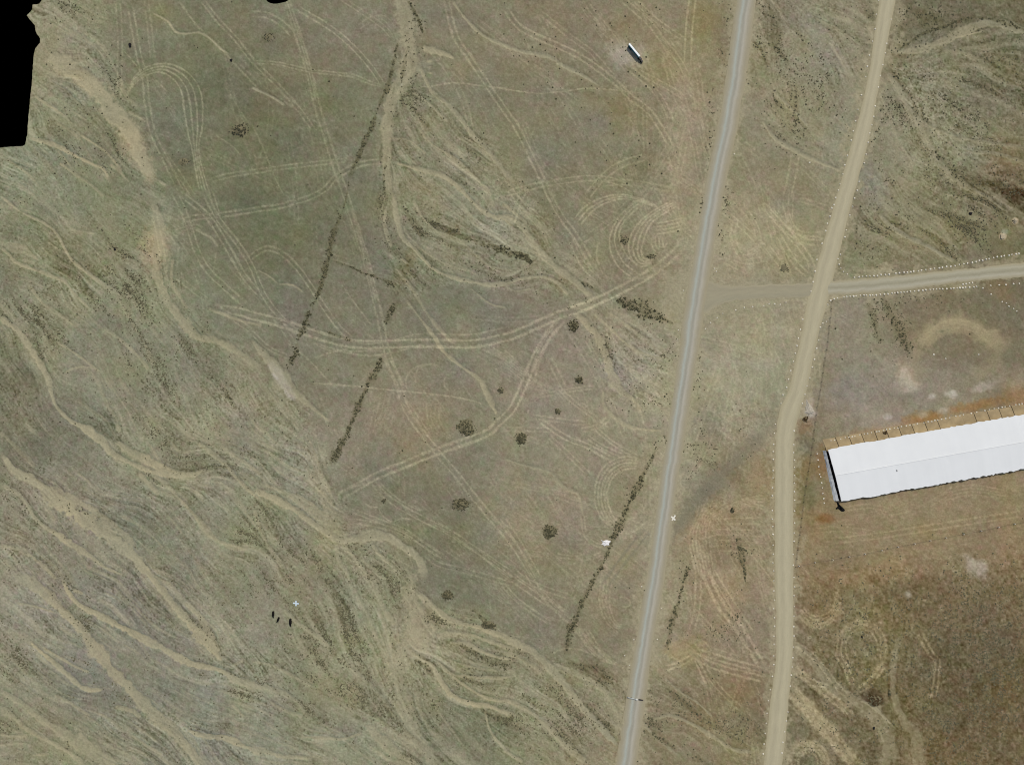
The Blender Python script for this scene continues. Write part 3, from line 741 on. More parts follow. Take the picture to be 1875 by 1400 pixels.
spot((146,134,100), .35, 1700, 880+60, 120, 30); spot((96,86,62), .4, 1770, 1240, 80, 70); spot((92,78,54), .4, 1820, 1290, 50, 50)
spot((104,92,66), .4, 1500, 1090, 40, 24); spot((110,102,80), .4, 1475, 1160, 30, 20)
spot((152,128,94), .4, 1600, 1050, 90, 22, -0.1)
spot((106,100,70), .45, 735, 505, 14, 20); spot((112,98,64), .4, 752, 470, 10, 16)
spot((112,108,74), .35, 1180, 1270, 20, 30); spot((110,98,74), .4, 1280, 1280, 60, 40); spot((112,100,74), .35, 1380, 1290, 30, 60)
spot((118,116,100), .35, 403, 1310, 4, 34, soft=.6); spot((118,116,100), .35, 415, 1310, 4, 34, soft=.6)
spot((190,186,172), .9, 735, 155, 3.5, 2.2, -0.7)

BASE = [  # (x, y, sRGB) regional soil colour
 (120,60,(132,124,100)),(60,330,(124,122,98)),(250,40,(122,116,92)),(330,100,(116,112,88)),(420,170,(112,109,84)),(500,260,(112,109,84)),(320,230,(114,111,88)),
 (600,60,(122,114,92)),(560,200,(116,110,86)),(640,200,(118,114,90)),(480,420,(108,106,82)),(560,450,(112,108,85)),(640,560,(120,114,92)),(540,540,(116,112,92)),
 (700,40,(126,118,96)),(850,100,(124,116,92)),(900,220,(122,116,90)),(1000,60,(126,116,92)),(1050,200,(122,114,90)),(1000,270,(120,114,90)),(1150,300,(122,116,90)),(1240,100,(132,122,92)),
 (1330,60,(130,122,96)),(1450,50,(124,118,96)),(1420,200,(134,126,100)),(1530,160,(132,126,104)),(1480,330,(134,126,100)),(1430,420,(142,134,104)),
 (1680,30,(112,106,84)),(1800,90,(110,104,82)),(1720,180,(116,110,88)),(1840,170,(104,98,76)),(1760,260,(112,108,86)),(1850,290,(112,100,76)),(1650,300,(124,118,96)),(1700,380,(114,106,82)),(1850,440,(112,104,80)),(1640,440,(118,108,84)),(1590,460,(122,118,94)),
 (100,520,(122,118,94)),(220,470,(124,120,94)),(60,640,(122,118,96)),(30,700,(108,102,82)),(180,680,(126,122,100)),(330,560,(124,122,98)),(400,640,(120,116,92)),(300,760,(126,120,98)),(120,770,(114,110,92)),
 (420,760,(128,120,98)),(60,900,(122,112,94)),(40,1030,(128,120,102)),(170,960,(122,114,98)),(280,960,(116,112,94)),(360,900,(122,116,94)),(430,1000,(124,120,96)),(500,900,(124,120,98)),(560,850,(128,122,102)),
 (60,1160,(126,120,102)),(200,1150,(122,116,100)),(300,1080,(120,112,96)),(330,1230,(124,118,102)),(250,1300,(118,114,96)),(380,1330,(122,118,102)),(60,1370,(124,118,92)),(150,1250,(122,116,100)),(450,1150,(128,122,102)),(470,1320,(126,122,102)),
 (560,1120,(126,120,94)),(600,1250,(128,122,96)),(680,1120,(124,120,94)),(700,1250,(128,122,96)),(640,1370,(126,122,100)),(760,1170,(138,128,104)),(830,1330,(112,108,88)),(860,1230,(122,116,90)),(950,1270,(126,120,94)),(880,1380,(116,112,88)),
 (700,760,(130,120,98)),(720,900,(118,112,90)),(840,850,(122,114,94)),(820,680,(126,118,96)),(880,560,(120,114,94)),(820,540,(116,112,90)),(900,420,(122,116,94)),(780,360,(124,118,94)),(840,260,(124,118,94)),
 (820,960,(114,108,84)),(860,1060,(112,108,86)),(940,880,(126,118,98)),(1000,800,(132,122,100)),(1080,820,(130,120,98)),(1010,640,(130,120,100)),(1000,700,(132,120,100)),(960,600,(122,114,94)),(1130,640,(132,124,104)),(1120,470,(124,116,92)),(1000,420,(122,116,90)),(1180,740,(140,132,110)),
 (1100,900,(126,118,94)),(1060,1000,(124,116,94)),(980,1040,(124,116,92)),(1150,870,(134,124,98)),(1130,1050,(134,124,98)),(1120,1150,(124,116,90)),(980,1150,(120,114,92)),(1050,1280,(122,116,92)),(1180,980,(140,130,106)),
 (1270,700,(146,140,114)),(1340,700,(150,142,114)),(1400,700,(146,140,114)),(1360,780,(134,124,102)),(1400,860,(140,124,94)),(1260,860,(136,130,106)),(1300,1040,(141,126,101)),(1390,1000,(136,123,99)),(1250,1100,(139,130,105)),(1320,1180,(132,119,94)),(1390,1150,(130,117,93)),(1290,1290,(124,112,86)),(1220,1360,(124,114,88)),(1350,1370,(122,112,86)),(1400,1080,(140,125,100)),(1200,1240,(134,124,98)),
 (1560,600,(138,130,110)),(1700,590,(126,114,92)),(1800,590,(116,106,84)),(1860,560,(110,102,80)),(1740,700,(136,126,108)),(1600,750,(142,132,116)),(1850,640,(122,112,90)),
 (1490,800,(126,116,92)),(1490,960,(136,118,88)),(1600,980,(138,122,92)),(1750,920,(138,122,96)),(1860,900,(136,120,92)),(1700,1000,(142,124,94)),(1850,1000,(134,116,88)),
 (1500,1060,(130,112,84)),(1600,1100,(114,102,74)),(1700,1090,(106,94,70)),(1840,1090,(110,96,72)),(1560,1180,(110,100,74)),(1720,1190,(102,92,68)),(1840,1200,(98,88,64)),(1500,1260,(108,98,76)),(1600,1220,(108,98,70)),(1700,1290,(100,90,66)),(1840,1330,(102,90,66)),(1560,1360,(102,92,68)),(1720,1380,(106,92,66)),(1480,1370,(112,104,80)),
]
# ---- regional base colour
gx = np.arange(-60, 1960, 20.0); gy = np.arange(-60, 1480, 20.0)
CXg, CYg = np.meshgrid(gx, gy)
num = np.zeros((*CXg.shape, 3)); den = np.zeros(CXg.shape)
for bx_, by_, c in BASE:
    w_ = 1.0 / ((CXg - bx_) ** 2 + (CYg - by_) ** 2 + 900.0) ** 1.5
    num += w_[..., None] * np.array(c, float); den += w_
coarse = num / den[..., None]
def upsample(c, gx_, gy_):
    fx = np.interp(xs, gx_, np.arange(len(gx_))); fy = np.interp(ys, gy_, np.arange(len(gy_)))
    xi = np.minimum(fx.astype(int), len(gx_) - 2); yi = np.minimum(fy.astype(int), len(gy_) - 2)
    tx = (fx - xi)[None, :]; ty = (fy - yi)[:, None]
    if c.ndim == 3: tx = tx[..., None]; ty = ty[..., None]
    a = c[np.ix_(yi, xi)]; b = c[np.ix_(yi, xi + 1)]; cc = c[np.ix_(yi + 1, xi)]; e = c[np.ix_(yi + 1, xi + 1)]
    return (a * (1 - tx) + b * tx) * (1 - ty) + (cc * (1 - tx) + e * tx) * ty
BASEC = upsample(coarse, gx, gy)

# ---- flow direction of the washes (double-angle average of traced channels)
v1 = np.zeros(CXg.shape); v2 = np.zeros(CXg.shape)
def guide(p, wt=1.0):
    p = smooth_line(p, 24.0)
    for a, b in zip(p[:-1], p[1:]):
        th = math.atan2(b[1] - a[1], b[0] - a[0]); m = (a + b) / 2
        w_ = wt / ((CXg - m[0]) ** 2 + (CYg - m[1]) ** 2 + 500.0) ** 1.6
        v1[:] += w_ * math.cos(2 * th); v2[:] += w_ * math.sin(2 * th)
for p, w_, s_ in SAND: guide(p, s_)
for p in ([(20,200),(150,330),(260,430)],[(60,420),(200,520),(260,640)],[(320,640),(420,760),(560,880)],[(430,640),(520,740)],[(500,950),(620,1120),(720,1300)],[(620,1000),(700,1130),(750,1250)],[(440,1180),(560,1290),(680,1380)],[(760,200),(860,300),(960,400),(1040,510)],[(730,420),(820,470),(960,500)],[(760,380),(900,430)],[(1420,60),(1500,180),(1560,300)],[(1640,140),(1760,210),(1870,250)],[(1640,180),(1740,300),(1860,380)],[(1210,1220),(1300,1300),(1400,1380)],[(830,1180),(960,1240),(1080,1340)],[(1300,880),(1400,940)],[(1500,1160),(1640,1290)],[(1680,1100),(1700,1300)]):
    guide(p, 1.4)
TH = 0.5 * np.arctan2(upsample(v2, gx, gy), upsample(v1, gx, gy)) + 0.20 * fbm(46, 2) + 0.12 * fbm(120, 2)
DX, DY = np.cos(TH).astype(np.float32), np.sin(TH).astype(np.float32)
ii, jj = np.mgrid[0:H, 0:W].astype(np.float32)
def lic(src, L):
    acc = src.astype(np.float32).copy(); n = 1
    for sgn in (1, -1):
        py = ii.copy(); px_ = jj.copy()
        ldx, ldy = DX * sgn, DY * sgn
        for k in range(L):
            px_ = np.clip(px_ + ldx, 0, W - 1); py = np.clip(py + ldy, 0, H - 1)
            a = (py + .5).astype(np.int32).clip(0, H - 1); b = (px_ + .5).astype(np.int32).clip(0, W - 1)
            acc += src[a, b]; n += 1
            ndx, ndy = DX[a, b], DY[a, b]
            dot = np.where(ndx * ldx + ndy * ldy < 0, -1, 1).astype(np.float32)
            ldx, ldy = ndx * dot, ndy * dot
    acc /= n
    acc -= acc.mean()
    return acc / acc.std()
L_F = lic(vnoise(2.4), 12)
L_M = lic(fbm(9, 2), 34)
L_C = lic(fbm(26, 2), 40)

# ---- zones
wash = np.zeros((H, W))
LEFT = [(-60,-60),(235,-60),(180,60),(230,150),(285,300),(320,420),(330,560),(470,640),(560,750),(600,880),(640,960),(750,1000),(775,1080),(860,1130),(1040,1205),(1170,1240),(1120,1460),(-60,1460)]
wash = np.maximum(wash, poly_mask(LEFT, 14))
wash = np.maximum(wash, 0.9 * poly_mask([(735,-40),(775,60),(780,150),(860,220),(960,330),(1040,440),(1110,520),(1180,590),(1230,650),(1215,770),(1130,720),(1090,640),(1040,560),(960,530),(800,520),(730,560),(690,440),(700,240),(720,120)], 12))
wash = np.maximum(wash, 0.7 * poly_mask([(1370,-50),(1620,-50),(1590,110),(1545,320),(1400,240),(1360,150)], 16))
wash = np.maximum(wash, 0.8 * poly_mask([(1640,90),(1930,20),(1930,420),(1800,480),(1560,500),(1580,330)], 14))
wash = np.maximum(wash, 0.55 * poly_mask([(1180,1200),(1300,1230),(1400,1300),(1400,1460),(1120,1460)], 20))
wash = np.maximum(wash, 0.35 * poly_mask([(1290,740),(1410,740),(1410,1200),(1230,1200)], 20))
wash = np.maximum(wash, 0.35 * poly_mask([(1460,1160),(1720,1100),(1720,1460),(1440,1460)], 20))
lobe = np.clip(fbm(150, 3) * 0.25 + 0.95, 0.5, 1.25)
wash = np.clip(wash * lobe, 0, 1.1)
SEF = poly_mask([(1455,1050),(1930,1000),(1930,1460),(1450,1460)], 22)          # dry brush, south-east
NEF = poly_mask([(1630,-60),(1930,-60),(1930,420),(1700,380),(1640,140)], 20)

# braided threads: streamlines of the flow, thinner than the traced channels
THREAD = []
tr_ = np.random.default_rng(77)
cw = np.cumsum((np.clip(wash - .25, 0, 1) ** 1.2).ravel())
for k in range(950):
    q = np.searchsorted(cw, tr_.random() * cw[-1]); iy, ix = divmod(int(q), W)
    x, y = xs[ix], ys[iy]; L = tr_.uniform(40, 190); pts = []; dx0 = dy0 = None
    for st in range(int(L / 6)):
        i = int((y - Y0) / STEP); j = int((x - X0) / STEP)
        if not (0 <= i < H and 0 <= j < W): break
        dx, dy = float(DX[i, j]), float(DY[i, j])
        if dx0 is not None and dx * dx0 + dy * dy0 < 0: dx, dy = -dx, -dy
        pts.append((x, y)); x += 6 * dx; y += 6 * dy; dx0, dy0 = dx, dy
    if len(pts) > 4:
        wd = 2.0 + 4.8 * tr_.random() ** 2.5
        n = len(pts); THREAD.append((pts, [wd * (.35 + .65 * math.sin(math.pi * (i + .6) / (n + .2))) for i in range(n)], tr_.uniform(.25, .75)))

ROADM = np.zeros((H, W), np.float32)
PAVED_L = [(1911,-4000),(1563,-1500),(1451,-700),(1400,-330),(1354,0),(1329,180),(1295,355),(1265,530),(1240,705),(1214,880),(1190,1055),(1162,1220),(1133,1400),(1081,1720),(1019,2100),(889,2900),(483,5400)]
PAVED_R = [(1938,-4000),(1590,-1500),(1478,-700),(1427,-330),(1380,0),(1354.5,180),(1319,355),(1290,530),(1263.5,705),(1236,880),(1211.5,1055),(1184,1220),(1160,1400),(1108,1720),(1046,2100),(916,2900),(510,5400)]
GRAV_L = [(2331,-4000),(1881,-1500),(1737,-700),(1670,-330),(1611,0),(1589,144),(1561,257),(1533,355),(1498,479),(1477,556),(1468,607),(1446,708),(1428,751),(1421,803),(1419,906),(1419.5,1060),(1421,1194),(1412,1271),(1404,1348),(1398,1400),(1360,1720),(1316,2100),(1224,2900),(937,5400)]
GRAV_R = [(2361,-4000),(1911,-1500),(1767,-700),(1700,-330),(1640,0),(1612,144),(1591,257),(1564,355),(1533,479),(1515,556),(1500,607),(1478,708),(1466,751),(1454,803),(1453,906),(1453,1060),(1452,1194),(1445,1271),(1439,1348),(1432,1400),(1394,1720),(1350,2100),(1258,2900),(971,5400)]
def mid(a, b): return [((p[0]+q[0])/2, (p[1]+q[1])/2) for p, q in zip(a, b)]
EAST_T = [(1500,513),(1560,512),(1652,504),(1755,493),(1875,480),(2300,428),(2700,379),(3500,281),(5200,74)]
EAST_B = [(1500,541),(1560,538),(1652,531),(1755,517),(1875,507),(2300,458),(2700,409),(3500,311),(5200,104)]
WEST_T = [(1270,500),(1293,508),(1312,517),(1335,523),(1395,521),(1500,519)]
WEST_B = [(1262,585),(1293,574),(1312,562),(1335,553),(1395,547),(1500,544)]
for L_, R_ in ((PAVED_L, PAVED_R), (GRAV_L, GRAV_R), (EAST_T, EAST_B), (WEST_T, WEST_B)):
    stroke(ROADM, mid(L_, R_), [math.hypot(a[0]-b[0], a[1]-b[1]) + 8 for a, b in zip(L_, R_)], 1.0, 0.15, 0.0)
SHO = np.zeros((H, W), np.float32)
stroke(SHO, mid(PAVED_L, PAVED_R), 48, 1.0, 0.35, 0.25)
SHG = np.zeros((H, W), np.float32)
for L_, R_ in ((GRAV_L, GRAV_R), (EAST_T, EAST_B)):
    stroke(SHG, mid(L_, R_), [math.hypot(a[0]-b[0], a[1]-b[1]) + 15 for a, b in zip(L_, R_)], 1.0, 0.3, 0.3)
SHW = np.zeros((H, W), np.float32)
stroke(SHW, mid(WEST_T, WEST_B), [math.hypot(a[0]-b[0], a[1]-b[1]) + 18 for a, b in zip(WEST_T, WEST_B)], 1.0, 0.4, 0.3)

# ---- compose albedo (sRGB-like space, converted below)
sand = np.zeros((H, W), np.float32)
for p, w_, s_ in SAND: stroke(sand, p, w_, min(1.0, .15 + .95 * s_), 0.28, 0.24, fade=0.05)
thread = np.zeros((H, W), np.float32)
for p, w_, s_ in THREAD: stroke(thread, p, w_, s_, 0.5, 0.3, fade=0.2)
thread *= np.clip(wash * 1.5, 0, 1).astype(np.float32)
rutL = np.zeros((H, W), np.float32)
for p, w_, s_ in RUT: stroke(rutL, p, np.maximum(w_, 2.8) if np.isscalar(w_) else w_, .15 + .95 * s_, 0.6, 0.22, fade=0.06)
darkstrip = np.zeros((H, W), np.float32)
for p, w_, s_ in DARKSTRIP: stroke(darkstrip, p, w_, s_, 0.6, 0.5, fade=0.05)
C = BASEC.copy()
lw = np.clip((1420 - GX) / 400, 0, 1)[..., None]
rt = np.exp(-((GX - 1180) / 220) ** 2)[..., None] * np.array([4.0, 2.5, 2.5])
C = C + rt
C = C + np.clip(wash, 0, 1)[..., None] * np.array([7.5, 8.0, 5.5]) + lw * np.array([0.3, 3.6, 4.0]) - 6 * np.exp(-((GX - 500) / 230) ** 2 - ((GY - 300) / 230) ** 2)[..., None] + 13 * np.exp(-((GX - 1730) / 130) ** 2 - ((GY - 215) / 90) ** 2)[..., None] + 4 * SEF[..., None] * np.array([1.0, .7, .5]) + np.exp(-((GX - 1040) / 170) ** 2 - ((GY - 800) / 170) ** 2)[..., None] * np.array([3., 4., 4.]) + (1 - lw) * np.array([-1.0, 1.0, 0.0])
for a, k, c, s_ in SPOTS:
    m = blob(*a, **k)[..., None] * s_
    C = C * (1 - m) + np.array(c, float) * m
plain = 1 - np.clip(wash, 0, 1)
M1, M2, M3 = fbm(60, 4), fbm(14, 3), fbm(4.5, 2)
lum = 1.7 * M1 + (1.9 + 2.6 * SEF + 1.6 * NEF) * M2 + (2.6 + 3.4 * SEF + 2.0 * NEF) * M3
patch = np.clip(0.8 + 0.45 * fbm(70, 3), 0.15, 1.7)
lum += wash * patch * (2.6 * L_C + 2.6 * L_M + 3.4 * L_F) + wash * 1.6 * fbm(20, 4) + plain * (0.8 * L_F + 0.5 * L_M)
GR = vnoise(1.7)
lum += (2.2 + 1.2 * wash + 1.4 * SEF + .8 * NEF) * GR
spk = np.clip(vnoise(2.6) + .35 * vnoise(9) - .55 - .25 * np.clip(L_M, -1, 2), 0, 2.2)      # dark gravel and dead sprigs
lum -= spk * (9.0 * np.clip(wash * patch, 0, 1.3) + 3.2 * SEF + 3.5 * NEF + 1.0)
C += lum[..., None]
# faint colour variety: greenish sage against pinkish gravel
chroma = 0.40 * fbm(34, 3) + 0.18 * fbm(110, 2)
C += chroma[..., None] * np.array([1.6, -0.8, -0.2])
C += (fbm(50, 3) * 0.7)[..., None] * np.array([0.8, 0.8, -1.6])
C += (fbm(9, 2) * 0.8)[..., None] * np.array([1.0, -1.0, 0.4])
sandc = np.maximum(sand, .6 * thread)
sandc = np.maximum(sandc, .42 * np.clip((L_M - .5) / 1.0, 0, 1) * np.clip(wash * patch, 0, 1))
sc_ = (sandc * (0.80 + 0.06 * M2 + 0.05 * L_M)).clip(0, 1)[..., None]
SANDC = np.array([156, 150, 122.]) + (fbm(90, 2) * 3)[..., None] * np.array([1, .6, .2])
tone = np.clip((GX - 1150) / 500, 0, 1)[..., None]
SANDC = SANDC * (1 - 0.04 * tone)
C = C * (1 - sc_) + SANDC * sc_
C += (rutL * (24 + 3 * M3 + 3 * GR))[..., None] * np.array([1.07, 1.0, 0.84])
for p, w_, s_ in SOFTS:
    m = np.zeros((H, W), np.float32); stroke(m, p, w_, s_, 0.95, 0.3, fade=.15); m = m[..., None]
    C = C * (1 - m) + np.array([164, 152, 118.]) * m
for p, w_, s_ in (([(1212,1012),(1240,965),(1275,920),(1318,872),(1370,822),(1420,775)], 24, .5), ([(1098,1075),(1130,1030),(1165,985),(1190,955)], 7, .45), ([(1110,1080),(1140,1036),(1175,992),(1196,965)], 6, .4)):
    m = np.zeros((H, W), np.float32); stroke(m, p, w_, s_, 0.9, 0.3, fade=.12); m = m[..., None]
    C = C * (1 - m) + np.array([116, 112, 94.]) * m
tm = (darkstrip * (0.75 + 0.25 * M3)).clip(0, 1)[..., None]
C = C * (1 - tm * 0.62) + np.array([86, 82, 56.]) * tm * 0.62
m = (SHO * 0.75)[..., None]; C = C * (1 - m) + (np.array([154, 147, 120.]) + 3 * M3[..., None]) * m
m = (SHW * 0.7)[..., None]; C = C * (1 - m) + (np.array([148, 142, 116.]) + 3 * M3[..., None]) * m
m = (SHG * 0.6)[..., None]; C = C * (1 - m) + (np.array([154, 146, 118.]) + 4 * M3[..., None]) * m
sharp = (.25 + .30 * np.clip(wash, 0, 1) + .05 * SEF)
for ch in range(3): C[..., ch] += sharp * np.clip(C[..., ch] - gblur(C[..., ch], 3.0), -14, 14)
C = np.clip(C, 12, 235)
ALB = lin(C) * np.array([1.0, 1.0, 1.0])
ALB = ALB * 1.0

# ---- relief in metres
nz = 0.10 * M1 + wash * patch * (0.08 * L_C + 0.05 * L_M + 0.022 * L_F) + 0.012 * M3 + 0.025 * M2
nz -= 0.5 * gblur(sand.astype(float), 1.8) + .22 * gblur(thread.astype(float), 1.2) + 0.05 * rutL + 0.035 * wash * spk * 0.6 + .02 * wash * GR
nz += 0.15 * gblur(darkstrip.astype(float), 3.0)
flat = np.clip(ROADM, 0, 1)
BLD = poly_mask([(1495,800),(1935,715),(1935,880),(1525,950)], 4, 0)
VOID = poly_mask([(-60,-60),(95,-60),(90,20),(80,90),(70,180),(60,290),(-60,290)], 6, 0)
VOID = np.maximum(VOID, blob(508, -2, 36, 20, rough=0))
keep = (1 - flat) * (1 - np.clip(BLD, 0, 1)) * (1 - np.clip(VOID * 1.5, 0, 1))
ZG = nz * keep - 0.06 * flat

def gz(px, py):
    i = int(round((py - Y0) / STEP)); j = int(round((px - X0) / STEP))
    if 0 <= i < H and 0 <= j < W: return float(ZG[i, j])
    return 0.0

def ground_material():
    m = material("dry_steppe_soil", (0.2, 0.18, 0.12), rough=0.95, spec=0.05, noise=0.16, scale=1.3, attr="soil")
    return m
M_ground = ground_material()
nv = W * H
co = np.empty((nv, 3), np.float32)
co[:, 0] = ((GX - 937.5) * S).ravel(); co[:, 1] = ((700 - GY) * S).ravel(); co[:, 2] = ZG.ravel()
idx = np.arange(nv, dtype=np.int32).reshape(H, W)
quads = np.stack([idx[:-1, :-1], idx[1:, :-1], idx[1:, 1:], idx[:-1, 1:]], -1).reshape(-1, 4)
# outer apron of ground to the horizon
rim = []
ex = 6000.0
bx0, bx1 = co[0, 0], co[W - 1, 0]; by1, by0 = co[0, 1], co[-1, 1]
top = idx[0, :]; bot = idx[-1, :]; lef = idx[:, 0]; rig = idx[:, -1]
per = np.concatenate([idx[-1, :-1], idx[:0:-1, -1], idx[0, :0:-1], idx[:-1, 0]])
rimc = ALB.reshape(-1, 3)[per]
def ring_blur(a, n):
    k = np.ones(n) / n
    return np.stack([np.convolve(np.r_[a[-n:, c], a[:, c], a[:n, c]], k, 'same')[n:-n] for c in range(3)], 1)
base_c = lin((128, 121, 96)); nper = len(per)
extra, ecol, efaces = [], [], []
prev = per
hx, hy = np.abs(co[per, 0]).max(), np.abs(co[per, 1]).max()
for kk, (d_, mixk) in enumerate(((6, .15), (20, .4), (70, .8), (300, 1.0), (6000, 1.0))):
    p = co[per].copy()
    p[:, 0] *= (hx + d_) / hx; p[:, 1] *= (hy + d_) / hy; p[:, 2] = 0 if kk else p[:, 2] * .5
    jit = ring_blur(RNG.standard_normal((nper, 1)).repeat(3, 1), 60) * .5
    c_ = (ring_blur(rimc, (9, 41, 161, 301, 301)[kk]) * (1 - mixk) + base_c * mixk) * (1 + np.clip(jit, -.12, .12))
    cur = nv + sum(len(e) for e in extra) + np.arange(nper)
    extra.append(p); ecol.append(c_)
    efaces.append(np.stack([cur, np.roll(cur, -1), np.roll(prev, -1), prev], 1))
    prev = cur
allco = np.vstack([co] + extra).astype(np.float32)
allq = np.vstack([quads] + efaces).astype(np.int32)
gm = bpy.data.meshes.new("ground")
gm.vertices.add(len(allco)); gm.vertices.foreach_set("co", allco.ravel())
gm.loops.add(allq.size); gm.loops.foreach_set("vertex_index", allq.ravel())
gm.polygons.add(len(allq)); gm.polygons.foreach_set("loop_start", np.arange(0, allq.size, 4, dtype=np.int32))
gm.polygons.foreach_set("loop_total", np.full(len(allq), 4, np.int32))
gm.polygons.foreach_set("use_smooth", np.ones(len(allq), bool))
gm.update(calc_edges=True)
ca = gm.color_attributes.new("soil", 'FLOAT_COLOR', 'POINT')
rgba = np.ones((len(allco), 4), np.float32)
rgba[:nv, :3] = ALB.reshape(-1, 3)
rgba[nv:, :3] = np.vstack(ecol)
ca.data.foreach_set("color", rgba.ravel())
tag(link("ground", gm, M_ground), kind="structure")

# ------------------------------------------------------------------ the black edge of the surveyed ground
M_black = material("black_matte", (0.0, 0.0, 0.0), rough=1.0, spec=0.0, noise=0.0)
def flat_sheet(name, pts, z, mat):
    bm = bmesh.new()
    f = bm.faces.new([bm.verts.new((wx(a), wy(b), z)) for a, b in pts])
    bmesh.ops.triangulate(bm, faces=[f])
    return link(name, bm_mesh(name, bm), mat)
vd = Z(0,0,(300,0),(280,28),(230,35),(228,70),(190,112),(215,145),(248,180),(255,230),(285,275),(285,305),(250,345),(238,400),(232,520),(222,640),(205,800),(195,950),(180,1030),(165,1040),(80,1045),(0,1052))
rj = random.Random(3)
vd2 = []
for a, b in zip(vd[:-1], vd[1:]):
    n = max(1, int(math.hypot(a[0]-b[0], a[1]-b[1]) / 4))
    for k in range(n):
        t = k / n
        vd2.append((a[0]+(b[0]-a[0])*t + rj.uniform(-.5,.5), a[1]+(b[1]-a[1])*t + rj.uniform(-.5,.5)))
vd2.append(vd[-1])
tag(flat_sheet("black_unsurveyed_ground", [(-300,-300),(85,-300)] + vd2 + [(-300,272)], 0.10, M_black), kind="structure")
tag(flat_sheet("black_unsurveyed_ground", [(478,-200)] + Z(1,0,(85,-20),(105,0),(118,14),(135,22),(160,28),(185,27),(210,22),(245,14),(270,0),(285,-20)) + [(538,-200)], 0.10, M_black), kind="structure")

# ------------------------------------------------------------------ roads
def road_mesh(name, L_, R_, z, crown, jit, across=11, step=4.0, drop=0.10):
    l = smooth_line(L_, step); 
    k = np.linspace(0, 1, max(len(l), 60) * 2)
    def rs(p):
        p = smooth_line(p, step); s = np.r_[0, np.cumsum(np.hypot(*np.diff(p, axis=0).T))]; s /= s[-1]
        return np.stack([np.interp(k, s, p[:, 0]), np.interp(k, s, p[:, 1])], 1)
    l, r = rs(L_), rs(R_)
    rg = np.random.default_rng(len(name))
    def wob(n):
        a = np.convolve(rg.standard_normal(n + 40), np.ones(9) / 3, 'same')[20:20 + n] * 0.6 + np.convolve(rg.standard_normal(n + 40), np.ones(3) / 1.7, 'same')[20:20 + n] * 0.5
        return a * jit
    dirv = (r - l) / np.maximum(np.hypot(*(r - l).T)[:, None], 1e-6)
    l = l + dirv * wob(len(l))[:, None]; r = r + dirv * wob(len(r))[:, None]
    u = np.linspace(0, 1, across)
    verts, faces, uv = [], [], []
    for i in range(len(k)):
        for a in u:
            p = l[i] + (r[i] - l[i]) * a
            zz = z + crown * (1 - (2 * a - 1) ** 2) - (drop if a in (0.0, 1.0) else 0)
            verts.append((wx(p[0]), wy(p[1]), zz)); uv.append((a, i * step))
    for i in range(len(k) - 1):
        for a in range(across - 1):
            q = i * across + a
            faces.append((q, q + across, q + across + 1, q + 1))
    me = pymesh(name, verts, faces, True)
    ul = me.uv_layers.new(name="across")
    for lp in me.loops: ul.data[lp.index].uv = uv[lp.vertex_index]
    return me

